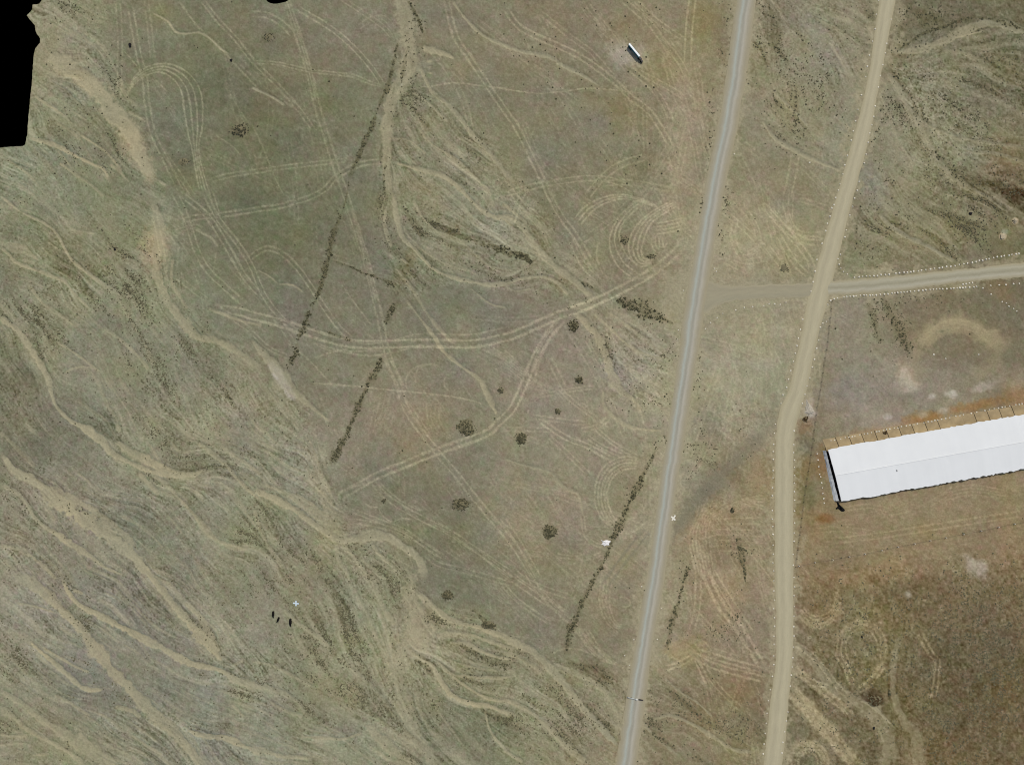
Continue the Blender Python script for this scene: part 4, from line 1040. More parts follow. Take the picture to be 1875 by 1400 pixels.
def road_material(name, stops, noise, stretch=0.02, grain=2.5):
    """stops: (u across, sRGB) – wheel-polished lanes differ from the loose edges"""
    m = bpy.data.materials.new(name); m.use_nodes = True
    nt = m.node_tree; b = nt.nodes["Principled BSDF"]
    b.inputs["Roughness"].default_value = 0.85; b.inputs["Specular IOR Level"].default_value = 0.15
    uvn = nt.nodes.new("ShaderNodeUVMap"); uvn.uv_map = "across"
    sep = nt.nodes.new("ShaderNodeSeparateXYZ"); nt.links.new(uvn.outputs[0], sep.inputs[0])
    tc = nt.nodes.new("ShaderNodeTexCoord")
    n1 = nt.nodes.new("ShaderNodeTexNoise"); n1.inputs["Scale"].default_value = 0.09; n1.inputs["Detail"].default_value = 6
    nt.links.new(tc.outputs["Object"], n1.inputs["Vector"])
    add = nt.nodes.new("ShaderNodeMath"); add.operation = 'MULTIPLY_ADD'
    nt.links.new(n1.outputs[0], add.inputs[0]); add.inputs[1].default_value = 0.16; 
    sh = nt.nodes.new("ShaderNodeMath"); sh.operation = 'SUBTRACT'; sh.inputs[1].default_value = 0.08
    nt.links.new(sep.outputs[0], sh.inputs[0]); nt.links.new(sh.outputs[0], add.inputs[2])
    cr = nt.nodes.new("ShaderNodeValToRGB")
    el = cr.color_ramp.elements
    while len(el) < len(stops): el.new(0.5)
    for e, (p, c) in zip(el, stops): e.position = p; e.color = (*lin(c), 1)
    nt.links.new(add.outputs[0], cr.inputs[0])
    cmb = nt.nodes.new("ShaderNodeCombineXYZ")
    s1 = nt.nodes.new("ShaderNodeMath"); s1.operation = 'MULTIPLY'; s1.inputs[1].default_value = 9
    s2 = nt.nodes.new("ShaderNodeMath"); s2.operation = 'MULTIPLY'; s2.inputs[1].default_value = stretch
    nt.links.new(sep.outputs[0], s1.inputs[0]); nt.links.new(sep.outputs[1], s2.inputs[0])
    nt.links.new(s1.outputs[0], cmb.inputs[0]); nt.links.new(s2.outputs[0], cmb.inputs[1])
    n2 = nt.nodes.new("ShaderNodeTexNoise"); n2.inputs["Scale"].default_value = 1.0; n2.inputs["Detail"].default_value = 5
    nt.links.new(cmb.outputs[0], n2.inputs["Vector"])
    n3 = nt.nodes.new("ShaderNodeTexNoise"); n3.inputs["Scale"].default_value = grain; n3.inputs["Detail"].default_value = 4
    nt.links.new(tc.outputs["Object"], n3.inputs["Vector"])
    av = nt.nodes.new("ShaderNodeMath"); av.operation = 'ADD'
    nt.links.new(n2.outputs[0], av.inputs[0]); nt.links.new(n3.outputs[0], av.inputs[1])
    mr = nt.nodes.new("ShaderNodeMapRange"); mr.inputs[1].default_value = 0.6; mr.inputs[2].default_value = 1.4
    mr.inputs[3].default_value = 1 - noise; mr.inputs[4].default_value = 1 + noise
    nt.links.new(av.outputs[0], mr.inputs[0])
    mx = nt.nodes.new("ShaderNodeVectorMath"); mx.operation = 'SCALE'
    nt.links.new(cr.outputs[0], mx.inputs[0]); nt.links.new(mr.outputs[0], mx.inputs["Scale"])
    nt.links.new(mx.outputs[0], b.inputs["Base Color"])
    return m

M_asph = road_material("weathered_asphalt", [(0.0,(150,142,116)),(0.12,(150,144,121)),(0.24,(152,148,130)),(0.36,(159,164,153)),(0.46,(150,148,134)),(0.52,(146,144,130)),(0.62,(164,160,145)),(0.76,(153,147,127)),(0.88,(150,143,119)),(1.0,(150,142,116))], 0.09)
M_grav = road_material("packed_gravel", [(0.0,(158,150,121)),(0.2,(168,161,133)),(0.4,(161,154,128)),(0.6,(171,164,136)),(0.8,(166,159,132)),(1.0,(158,150,121))], 0.10)
M_east = road_material("packed_gravel_branch", [(0.0,(150,142,114)),(0.25,(162,158,136)),(0.5,(144,140,118)),(0.72,(164,160,140)),(1.0,(152,144,116))], 0.10)
M_west = road_material("worn_gravel_link", [(0.0,(153,146,121)),(0.2,(146,140,117)),(0.5,(150,144,120)),(0.8,(146,141,118)),(1.0,(153,146,121))], 0.10)
tag(link("paved_road", road_mesh("paved_road", [(a - 6, b) for a, b in PAVED_L], [(a + 6, b) for a, b in PAVED_R], 0.050, 0.06, 0.5, 15), M_asph), kind="structure")
tag(link("gravel_road", road_mesh("gravel_road", GRAV_L, GRAV_R, 0.034, 0.05, 0.45), M_grav), kind="structure")
tag(link("gravel_branch_road", road_mesh("gravel_branch_road", EAST_T, EAST_B, 0.022, 0.04, 0.8), M_east), kind="structure")
tag(link("gravel_link_road", road_mesh("gravel_link_road", WEST_T, WEST_B, 0.010, 0.02, 1.0), M_west), kind="structure")

# ------------------------------------------------------------------ long white shed
M_roof = material("white_roof_sheet", lin((214, 217, 216)), rough=0.6, spec=0.25, noise=0.025, scale=0.12)
M_wall = material("white_wall_sheet", lin((206, 208, 206)), rough=0.7, noise=0.08, scale=0.8)
M_dark = material("opening_shade", (0.004, 0.004, 0.004), rough=0.95, spec=0.02, noise=0.1)  # black stands for the shade inside the open gable
M_steel = material("dark_steel", (0.05, 0.045, 0.04), rough=0.6, noise=0.2)
# local frame: x along the ridge (east), y across (north); origin at the west gable centre on the ground
def proj(px, py, z):
    """ground-plane position of a point of height z seen at photo pixel (px,py)"""
    f = (CAM_H - z) / CAM_H
    return Vector((wx(px) * f, wy(py) * f, z))
EZ, RZ = 2.3, 3.05
pNW = proj(1516, 822, EZ); pSW = proj(1541, 918, EZ); pRW = proj(1531, 868, RZ)
ang = math.atan2(wy(758) - wy(822), wx(1875) - wx(1516))
ux = Vector((math.cos(ang), math.sin(ang), 0)); uy = Vector((-ux.y, ux.x, 0))
org = Vector(((pNW.x + pSW.x) / 2, (pNW.y + pSW.y) / 2, 0))
half = (pNW - pSW).dot(uy) / 2
skew = (pNW - pSW).dot(ux) / 2                       # the gable end is not quite square
LEN = 125.0
shed = tag(empty("long_shed", org, ang), "long white gable roofed shed east of the gravel road", "shed")
def shed_part(name, bm, mat): return link(name, bm_mesh(name, bm), mat, shed)
rs_ = random.Random(5)
NR = 150
def wave(n, amp):
    a = [0.0] * n
    for per, am in ((13, 1.0), (5, .8), (29, 1.2)):
        ph = rs_.random() * 6; st = rs_.random()
        for i in range(n): a[i] += am * math.sin(2 * math.pi * i / (per * (1 + .13 * math.sin(i * .7))) + ph)
    return [x * amp * 0.6 + rs_.uniform(-.3, .3) * amp for x in a]
for side in (1, -1):
    bm = bmesh.new(); rows = []
    ed = wave(NR + 1, 0.20 if side > 0 else 0.24)
    for i in range(NR + 1):
        x = LEN * i / NR
        row = []
        for k in range(9):
            t = k / 8
            yy = side * (half + (ed[i] if t == 1 else 0)) * t
            xx = x + skew * side * t * (1 - i / NR)
            zz = RZ - (RZ - EZ) * t + 0.02 * math.sin(x * 1.05) * (1 if 0 < k < 8 else 0) + (0.03 * ed[i] if 0 < k < 8 else 0)
            row.append(bm.verts.new((xx, yy + side * 0.004 * (k == 0), zz)))
        rows.append(row)
    for i in range(NR):
        for k in range(8): bm.faces.new((rows[i][k], rows[i + 1][k], rows[i + 1][k + 1], rows[i][k + 1]))
    bmesh.ops.recalc_face_normals(bm, faces=bm.faces)
    r = bmesh.ops.solidify(bm, geom=bm.faces[:], thickness=0.06)
    o = shed_part("roof_slope", bm, M_roof)
    o["label"] = "northern roof slope" if side > 0 else "southern roof slope with wavy eave"
bm = bmesh.new(); bm_tube(bm, (0.2, 0, RZ + .03), (LEN, 0, RZ + .03), 0.16, 6); shed_part("ridge_cap", bm, M_roof)
for side in (1, -1):
    bm = bmesh.new(); bm_box(bm, (LEN / 2 + 0.5, side * (half - 0.6), EZ / 2 - .05), (LEN - 1.6, 0.2, EZ - 0.1))
    shed_part("side_wall", bm, M_wall)
# gable: white wall leaned out to catch light; black sheet paints shade above
def gx_(y): return skew * y / half
rq = random.Random(12)
ny = 26
bm = bmesh.new(); topr, midr, botr = [], [], []
for i in range(ny + 1):
    y = half - .5 - (2 * half - 1.0) * i / ny
    w_ = .8 + .9 * i / ny
    topr.append(bm.verts.new((gx_(y) - .95 + rq.uniform(-.08, .08), y, 1.75 + rq.uniform(-.15, .15))))
    midr.append(bm.verts.new((gx_(y) - 1.0 - w_ * .55 + rq.uniform(-.12, .12), y, .95 + rq.uniform(-.1, .1))))
    botr.append(bm.verts.new((gx_(y) - 1.0 - w_ + rq.uniform(-.15, .15), y, .02)))
for i in range(ny):
    bm.faces.new((topr[i], topr[i + 1], midr[i + 1], midr[i])); bm.faces.new((midr[i], midr[i + 1], botr[i + 1], botr[i]))
bmesh.ops.recalc_face_normals(bm, faces=bm.faces)
bmesh.ops.solidify(bm, geom=bm.faces[:], thickness=.04)
shed_part("leaning_gable_wall", bm, M_wall)
bm = bmesh.new(); A, B = [], []
for i in range(ny + 1):
    y = half - .8 - (2 * half - 1.6) * i / ny
    zt = EZ + (RZ - EZ) * (1 - abs(y) / half) - .12
    A.append(bm.verts.new((gx_(y) - .85, y, 1.7))); B.append(bm.verts.new((gx_(y) - .06 - .3 * (.5 + .5 * math.sin(i * 1.7)) * (rq.random()), y, zt)))
for i in range(ny): bm.faces.new((A[i], A[i + 1], B[i + 1], B[i]))
bmesh.ops.recalc_face_normals(bm, faces=bm.faces)
bmesh.ops.solidify(bm, geom=bm.faces[:], thickness=.05)
shed_part("gable_opening_shade", bm, M_dark)
g = .35
for i in range(5):
    y = -half + 1.2 + i * (2 * half - 2.4) / 4
    bm = bmesh.new(); bm_tube(bm, (gx_(y) - .98, y, 0), (gx_(y) - .12, y, EZ - .1 + (RZ - EZ) * (1 - abs(y) / half)), .09, 6); shed_part("gable_post", bm, M_wall)
bm = bmesh.new(); bm_box(bm, (62.0 - 34, -half * .22, RZ - (RZ - EZ) * .22 + .1), (0.35, .7, .25), bevel=.05); shed_part("roof_vent", bm, M_steel)

# apron of earth slabs along the north eave
M_slab = material("ochre_concrete_slab", lin((154, 137, 104)), rough=0.95, noise=0.25, scale=0.35, objvar=0.07)
apron = tag(empty("north_apron", org, ang), kind="structure")
def loc(px, py):
    v = Vector((wx(px), wy(py), 0)) - org
    return v.dot(ux), v.dot(uy)
joint_px = [1513, 1537, 1561, 1584, 1608, 1629, 1652, 1676, 1700, 1723, 1790, 1814, 1836, 1859, 1882, 1905]
yN = half + 4.4
for a, b in zip(joint_px[:-1], joint_px[1:]):
    xa = loc(a, 822 - (a - 1516) * .178)[0]; xb = loc(b, 822 - (b - 1516) * .178)[0]
    n = 3 if b - a > 40 else 1
    for q in range(n):
        x1 = xa + (xb - xa) * q / n + (.14 if q == 0 else .02); x2 = xa + (xb - xa) * (q + 1) / n - (.14 if q == n - 1 else .02)
        lean = -1.1
        bm = bmesh.new()
        pts = [(x1, half - 1.2), (x2, half - 1.2), (x2 + lean, yN + rs_.uniform(-.25, .25)), (x1 + lean, yN + rs_.uniform(-.25, .25))]
        lo = [bm.verts.new((x, y, -.05)) for x, y in pts]; hi = [bm.verts.new((x, y, .09 + rs_.uniform(-.015, .015))) for x, y in pts]
        bm.faces.new(hi); bm.faces.new(lo[::-1])
        for i in range(4): bm.faces.new((lo[i], lo[(i + 1) % 4], hi[(i + 1) % 4], hi[i]))
        link("concrete_slab", bm_mesh("concrete_slab", bm), M_slab, apron)
M_joint = material("dark_joint_soil", (0.045, 0.035, 0.02), noise=0.3, scale=2)
bm = bmesh.new()
bm_box(bm, (52, half + 1.6, 0.012), (107, 5.4, 0.02))
link("joint_bed", bm_mesh("joint_bed", bm), M_joint, apron)

# ------------------------------------------------------------------ white marker stones
def stone_mesh(seed, r=0.36):
    rr = random.Random(seed)
    bm = bmesh.new()
    bmesh.ops.create_icosphere(bm, subdivisions=1, radius=r)
    for v in bm.verts:
        k = 1 + rr.uniform(-.22, .22); v.co = Vector((v.co.x * k * 1.1, v.co.y * k, max(v.co.z * k * .75, -r * .3) + r * .28))
    return bm_mesh("white_stone", bm)
M_stone = material("whitewashed_stone", lin((212, 207, 190)), rough=0.9, noise=0.15, scale=4, objvar=0.12)
stones = [stone_mesh(i) for i in range(6)]
for s_ in stones: s_.materials.append(M_stone)
def put_stones(pts, label, group, jit=0.5, size=(0.8, 1.15)):
    for k, (a, b) in enumerate(pts):
        rr = random.Random(int(a * 31 + b * 17))
        a += rr.uniform(-jit, jit); b += rr.uniform(-jit, jit)
        o = link("white_stone", stones[rr.randrange(6)], None, None, (wx(a), wy(b), gz(a, b)), rr.uniform(0, 6.28))
        s = rr.uniform(*size); o.scale = (s, s, s)
        if 'gravel road' in label:
            sec = "north of the road junction" if b < 470 else "from the junction to the bend" if b < 735 else "abreast of the shed" if b < 960 else "along the brown field"
            tag(o, label + ", " + sec, "stone", group + ", " + sec)
        elif 'branch road' in label and 'slanting' not in label:
            sec = "near the junction" if a < 1640 else "in the middle stretch" if a < 1760 else "toward the right edge"
            tag(o, label + ", " + sec, "stone", group + ", " + sec)
        else: tag(o, label, "stone", group)
gl = Z(3,0,(830,5),(815,105),(808,205),(790,295),(768,395),(752,475),(740,545),(710,677),(685,780),(667,862),(650,935),(638,998),(610,1108),(590,1175),(575,1240),(555,1308),(545,1355))
gl += Z(3,1,(525,45),(512,95),(500,120),(485,180),(468,228),(455,282),(430,370),(393,485),(380,570),(365,645),(352,712),(292,912),(275,985),(262,1045),(248,1100),(237,1153),(225,1212),(205,1275),(190,1337),(175,1395))
gl += Z(3,2,(150,88),(135,150),(95,295),(88,360),(82,440),(80,490),(80,545),(80,625),(78,680),(77,750),(75,805),(75,910),(75,970),(78,1025),(78,1080),(80,1155),(80,1220),(80,1280),(85,1340))
gl += Z(3,3,(85,85),(85,160),(87,225),(85,285),(87,350),(90,410),(85,480),(85,540),(83,620),(82,685),(75,765),(62,860),(48,940),(37,1030),(30,1100),(22,1175),(14,1250),(8,1320))
put_stones(gl, "white stone in the gravel road's west row", "white stones along the west edge of the gravel road")
gr = Z(3,0,(922,137),(888,310),(878,378),(862,460),(845,540),(828,622),(806,757),(795,832),(782,890),(770,947),(757,1013),(743,1098),(727,1161),(693,1295),(678,1355))
gr += Z(3,1,(662,48),(645,108),(628,170),(600,275),(590,325),(560,450),(543,483),(548,520),(560,548),(580,572),(605,590))
gr += Z(3,1,(470,805),(457,930),(435,940),(415,970),(405,1058),(390,1120),(375,1197),(360,1252),(340,1327),(322,1385))
gr += Z(3,2,(307,85),(290,150),(230,345),(228,440),(228,500),(230,550),(230,605),(232,660),(230,715),(232,775),(232,840),(232,915),(232,1000),(230,1070),(230,1130),(222,1220),(222,1300),(228,1385))
gr += Z(3,3,(232,130),(230,195),(232,270),(230,340),(225,415),(230,480),(225,560),(222,635),(215,700),(210,760),(200,835),(185,1020),(172,1085),(160,1160),(152,1235),(145,1310))
put_stones(gr, "white stone in the gravel road's east row", "white stones along the east edge of the gravel road")
def along(pts, gap, jit, skip=0.0, seed=1):
    p = smooth_line(pts, 2.0); s = np.r_[0, np.cumsum(np.hypot(*np.diff(p, axis=0).T))]
    rr = random.Random(seed); out = []; t = 0
    while t < s[-1]:
        if rr.random() >= skip: out.append((np.interp(t, s, p[:, 0]), np.interp(t, s, p[:, 1])))
        t += gap * (1 + rr.uniform(-jit, jit))
    return out
put_stones(along(Z(3,1,(660,612),(760,605),(840,598),(1050,575),(1225,550),(1435,520),(1600,485),(1700,465),(1840,444)), 7.0, .25, .04, 2),
           "white stone in the branch road's north row", "white stones along the north edge of the branch road", .5, (.9, 1.3))
put_stones(along(Z(3,1,(490,778),(520,765),(600,752),(700,743),(820,738),(940,725),(1060,712),(1130,706),(1250,697),(1380,690),(1460,683),(1540,680)), 6.2, .25, .04, 3)
           + Z(3,1,(1575,690),(1630,672),(1690,668),(1738,665),(1790,660),(1830,658),(1430,663),(1455,660),(1478,652),(1500,650)),
           "white stone in the branch road's south row", "white stones along the south edge of the branch road", .4, (.9, 1.3))
put_stones(Z(3,1,(1632,733),(1710,788),(1740,795),(1760,820),(1790,835),(1815,855)), "small white stone in the short slanting row south of the branch road", "white stones slanting away from the branch road")
put_stones(Z(3,2,(395,508),(400,550),(403,600),(412,655),(418,672),(425,713),(432,750),(437,790),(442,825),(445,858)), "small white stone in the row beside the shed's west gable", "white stones west of the shed")
put_stones(along([(1522,806),(1560,799),(1625,786),(1700,772),(1760,760),(1810,750),(1875,738),(1900,733)], 7.2, .3, .08, 4), "small white stone in the row along the ochre apron north of the shed", "white stones north of the shed", .6, (.75, 1.1))
put_stones(Z(2,1,(1720,828),(1780,822),(1860,818),(1660,845),(1570,870),(1530,900),(1480,935),(1447,978)) + Z(3,1,(50,802),(90,803),(130,806),(170,792)), "small white stone curving round the south side of the link road", "white stones round the south side of the link road", .4, (.7, 1.0))
put_stones(Z(2,1,(1510,550),(1525,572),(1290,705),(1255,990),(1245,1055)) + Z(2,3,(935,505),(1103,505),(870,620),(1130,285),(990,130),(905,690)) + Z(2,0,(1650,1095)), "single pale stone lying on the paved road's shoulder", "pale stones on the paved road's shoulders", .4, (.6, .9))
put_stones(Z(3,1,(1225,1162),(1310,1192),(1545,1162)), "white stone lying inside the curved pale track", "white stones inside the curved track", .3, (.8, 1.1))
put_stones(Z(3,0,(340,1158)) , "lone white stone on bare soil left of the gravel road", "lone white stone", .3, (1., 1.2))

# ------------------------------------------------------------------ wire fences
M_post_w = material("white_post_paint", lin((205, 200, 185)), noise=0.15, scale=4)
M_post_d = material("weathered_timber", (0.07, 0.055, 0.04), noise=0.3, scale=4)
M_wire = material("rusty_wire", (0.06, 0.045, 0.035), rough=0.6, noise=0.3)
def fence(pts, gap, label, post_mat, h=1.5, wires=4, pr=0.11):
    P = along(pts, gap, .08, 0, 9)
    root = tag(empty("wire_fence", (wx(P[0][0]), wy(P[0][1]), 0)), label, "fence")
    bmp = bmesh.new(); bm_tube(bmp, (0, 0, -.3), (0, 0, h), pr, 6, pr * .85)
    pm = bm_mesh("post", bmp); pm.materials.append(post_mat)
    o0 = root.location
    pos = []
    for a, b in P:
        z = gz(a, b); pos.append(Vector((wx(a), wy(b), z)) - o0)
        link("post", pm, None, root, pos[-1])
    for w_ in range(wires):
        bm = bmesh.new()
        for a, b in zip(pos[:-1], pos[1:]):
            up = Vector((0, 0, h * (w_ + 1) / (wires + .3)))
            bm_tube(bm, a + up, b + up, 0.012, 4)
        link("wire", bm_mesh("wire", bm), M_wire, root)
    return root
fence([(1523,551),(1519,590),(1516,620),(1509,665),(1503,707),(1497,740),(1491,784),(1487,816),(1482,850),(1477,880),(1470,930),(1466,965),(1458,1025),(1456,1050)], 15, "dark wire fence running between the gravel road and the shed", M_post_d)
fence([(1462,1035),(1490,1029),(1522,1024),(1588,1012),(1650,999),(1712,987),(1776,975),(1838,962),(1885,953),(1960,940)], 31, "wire fence with pale posts south of the shed", M_post_w, 1.4, 3, .2)

# ------------------------------------------------------------------ shrubs
M_leaf = material("dark_sage_leaf", (0.090, 0.086, 0.048), rough=0.9, spec=0.1, noise=0.45, scale=2.2, objvar=0.25)
M_leaf2 = material("grey_sage_leaf", (0.095, 0.092, 0.055), rough=0.9, spec=0.1, noise=0.4, scale=2.0, objvar=0.2)
M_brown = material("dry_brown_leaf", (0.085, 0.055, 0.025), rough=0.9, spec=0.1, noise=0.4, scale=2.0)
M_twig = material("twig_bark", (0.07, 0.05, 0.03), noise=0.3)
def tuft_arrays(rr, x, y, z, r, h, n=6):
    """one low ragged tuft: base ring, shoulder ring, top"""
    a0 = rr.uniform(0, 6.28)
    v = []
    for ring, (fr, fh) in enumerate(((1.0, -.1), (.72, .62))):
        for k in range(n):
            a = a0 + (k + .5 * ring) * 2 * math.pi / n
            q = r * fr * rr.uniform(.65, 1.25)
            v.append((x + q * math.cos(a), y + q * math.sin(a), z + h * fh * rr.uniform(.8, 1.2)))
    v.append((x + rr.uniform(-.25, .25) * r, y + rr.uniform(-.25, .25) * r, z + h * rr.uniform(.85, 1.15)))
    f = []
    for k in range(n):
        a, b = k, (k + 1) % n
        f += [(a, b, n + a), (b, n + b, n + a), (n + a, n + b, 2 * n)]
    return v, f
def clump_mesh(name, seed, rx, ry, h, n, tr, gap=0.0):
    """a shrub: many small ragged leaf clumps over a low dome, gaps between them"""
    rr = random.Random(seed); V, F = [], []
    for i in range(n):
        a = rr.uniform(0, 6.283); q = math.sqrt(gap + (1 - gap) * rr.random() ** 1.25) * (1 if rr.random() < .8 else rr.uniform(1, 1.4))
        wob_ = 1 + .09 * math.sin(3 * a + seed) + .07 * math.sin(5 * a + 2 * seed)
        x = rx * q * math.cos(a) * wob_; y = ry * q * math.sin(a) * wob_
        z = h * max(0.0, 1 - q * q) * .6
        r = .8 * tr * rr.uniform(.6, 1.35)
        v, f = tuft_arrays(rr, x, y, z, r, r * rr.uniform(1.0, 1.6))
        b = len(V); V += v; F += [tuple(b + t for t in k) for k in f]
    return pymesh(name, V, F)
def mound_mesh(seed, rx, ry, h):
    rr = random.Random(seed); V, F = [], []; R, N = 6, 24
    for i in range(R + 1):
        q = i / R
        for k in range(N):
            a = 2 * math.pi * k / N
            wob_ = 1 + .10 * math.sin(3 * a + seed) + rr.uniform(-.04, .04)
            V.append((rx * q * math.cos(a) * wob_, ry * q * math.sin(a) * wob_, h * .5 * (1 + math.cos(math.pi * q)) - .12))
    for i in range(R):
        for k in range(N):
            F.append((i * N + k, i * N + (k + 1) % N, (i + 1) * N + (k + 1) % N, (i + 1) * N + k))
    return pymesh("soil_mound", V, F, True)
M_mound = material("mound_soil", lin((112, 107, 83)), rough=.95, spec=.05, noise=.25, scale=.8)
def big_bush(px, py, rx, ry, label, n, dens_mat=None, seed=None, h=1.3, gap=0.0, tr=.34):
    seed = seed or int(px)
    root = tag(empty("shrub_clump", (wx(px), wy(py), gz(px, py))), label, "shrub", None)
    link("soil_mound", mound_mesh(seed, rx * S * 1.08, ry * S * 1.08, h * .65), M_mound, root)
    link("foliage", clump_mesh("foliage", seed, rx * S, ry * S, h, int(n * 1.05), tr, gap), dens_mat or M_leaf, root)
    return root
big_bush(438, 240, 17, 12, "large sparse grey green shrub clump on the upper left plain", 95, M_leaf2)
big_bush(336, 296, 13, 9, "faint thin shrub clump inside the looping tracks at upper left", 18, M_leaf2, tr=.25, h=.6)
big_bush(492, 68, 11, 9, "faint shrub clump near the small black notch at the top", 34, M_leaf2, tr=.25, h=.7)
big_bush(1050, 597, 11, 12, "dark round shrub clump just below the crossing of the wide tracks", 70)
big_bush(1061, 696, 8, 7, "small dark shrub clump below the one at the track crossing", 36)
big_bush(1021, 752, 5.5, 6, "tiny dark shrub clump alone on the pinkish track fan", 18)
big_bush(917, 714, 6, 6, "small shrub clump beside the short pale sand streak", 20, M_leaf2)
big_bush(853, 783, 16, 15, "largest darkest round shrub clump in the middle of the picture", 135)
big_bush(955, 802, 12, 11, "round grey green shrub clump right of the largest dark one", 80)
big_bush(843, 923, 17, 11, "wide oval shrub clump beside the long diagonal track", 100)
big_bush(1007, 973, 13, 13, "round brownish shrub clump left of the white tarp", 105, M_brown.copy() if False else M_leaf)
big_bush(820, 1089, 12, 9, "oval shrub clump above the lower sandy channel", 75)
big_bush(896, 1144, 12, 7, "low dark shrub clump on the bank of the lower sandy channel", 60)
big_bush(1144, 440, 11, 9, "sparse shrub clump inside the donut shaped tracks", 30, tr=.3, h=.8)
big_bush(1193, 469, 11, 5, "broken shrub clump at the lower edge of the donut tracks", 22, tr=.3, h=.7)
big_bush(1435, 490, 9, 9, "ring of thin shrubs on bare soil west of the gravel road", 26, M_leaf2, gap=.4, tr=.26, h=.6)
big_bush(703, 917, 4, 4, "very small shrub clump on bare plain near the pale path", 10, M_leaf2)
big_bush(1475, 767, 5, 5, "olive brown bush at the foot of the pale rubble by the gravel road", 30, M_brown, h=1.0)
big_bush(1620, 792, 4, 3.5, "brown bush growing on the ochre apron north of the shed", 18, M_brown, h=.9)
big_bush(1603, 1281, 13, 11, "dark brown bush beside the pale channel in the south east field", 80, M_brown, h=1.2)
big_bush(1629, 1269, 3, 7, "narrow dark bush right of the brown one in the south east field", 18)
big_bush(1341, 934, 4, 6, "small green bush at the end of the orange gully", 18)

# rows of single shrubs
hedge = [clump_mesh("row_shrub", 50 + i, .62, .62, .55, 7, .36) for i in range(8)]
for m_ in hedge: m_.materials.append(M_leaf)
N_IND = [0]
def shrub_row(pts, n, width, label, group, size=(.6, 1.15), seed=1):
    rr = random.Random(seed); p = smooth_line(pts, 3.0)
    for i in range(n):
        q = p[rr.randrange(len(p))]
        a = q[0] + rr.gauss(0, width * .32) + rr.uniform(-2, 2); b = q[1] + rr.gauss(0, width * .32) + rr.uniform(-2, 2)
        o = link("row_shrub", hedge[rr.randrange(8)], None, None, (wx(a), wy(b), gz(a, b)), rr.uniform(0, 6.28))
        s = rr.uniform(*size); o.scale = (s * rr.uniform(.85, 1.2), s, s * rr.uniform(.7, 1.2)); N_IND[0] += 1
        tag(o, label, "shrub", group)
shrub_row([(606,445),(600,480),(588,520),(580,545),(570,568)], 26, 6, "dark shrub in the upper part of the long straight shrub line", "shrubs in the upper long line", (.45, .8), 1)
shrub_row([(566,570),(556,600),(547,620),(542,645),(530,668)], 40, 9, "dark shrub in the dense lower end of the long straight shrub line", "shrubs in the lower long line", (.5, .95), 2)
shrub_row([(640,488),(663,499),(690,508),(724,523)], 14, 3, "dark shrub in the thin line crossing between two shrub lines", "shrubs in the thin cross line", (.35, .65), 3)
shrub_row([(729,550),(715,570),(706,592)], 14, 8, "dark shrub in the short patch below the thin cross line", "shrubs below the cross line", (.45, .8), 4)
shrub_row([(698,655),(684,685),(672,705),(660,735),(648,760),(636,790),(622,820),(608,850)], 58, 8, "dark shrub in the second straight line left of the diagonal track", "shrubs in the second line", (.45, .9), 5)
shrub_row([(905,450),(935,461),(960,470),(974,480)], 24, 7, "dark shrub on the black bank ending at the wash", "shrubs on the dark wash bank", (.6, 1.0), 6)
shrub_row([(1135,552),(1155,562),(1175,570),(1192,575),(1212,584)], 34, 12, "dark shrub in the thicket between the wash and paved road", "shrubs in the roadside thicket", (.6, 1.05), 7)
shrub_row([(1195,835),(1180,865),(1168,890),(1158,910),(1145,935),(1135,960),(1125,980),(1118,1000),(1098,1040),(1070,1095),(1055,1130),(1042,1155),(1036,1185),(1030,1205)], 66, 7, "dark shrub in the row beside the white tarp west of the paved road", "shrubs in the row past the white tarp", (.45, .95), 8)
shrub_row([(1258,1040),(1252,1065),(1242,1100),(1232,1135),(1225,1165)], 22, 6, "dark shrub in the short row east of the paved road", "shrubs in the row east of the paved road", (.45, .85), 9)

M_tuft = material("pale_sage_tuft", (0.122, 0.115, 0.068), rough=0.9, spec=0.1, noise=0.4, scale=.6)
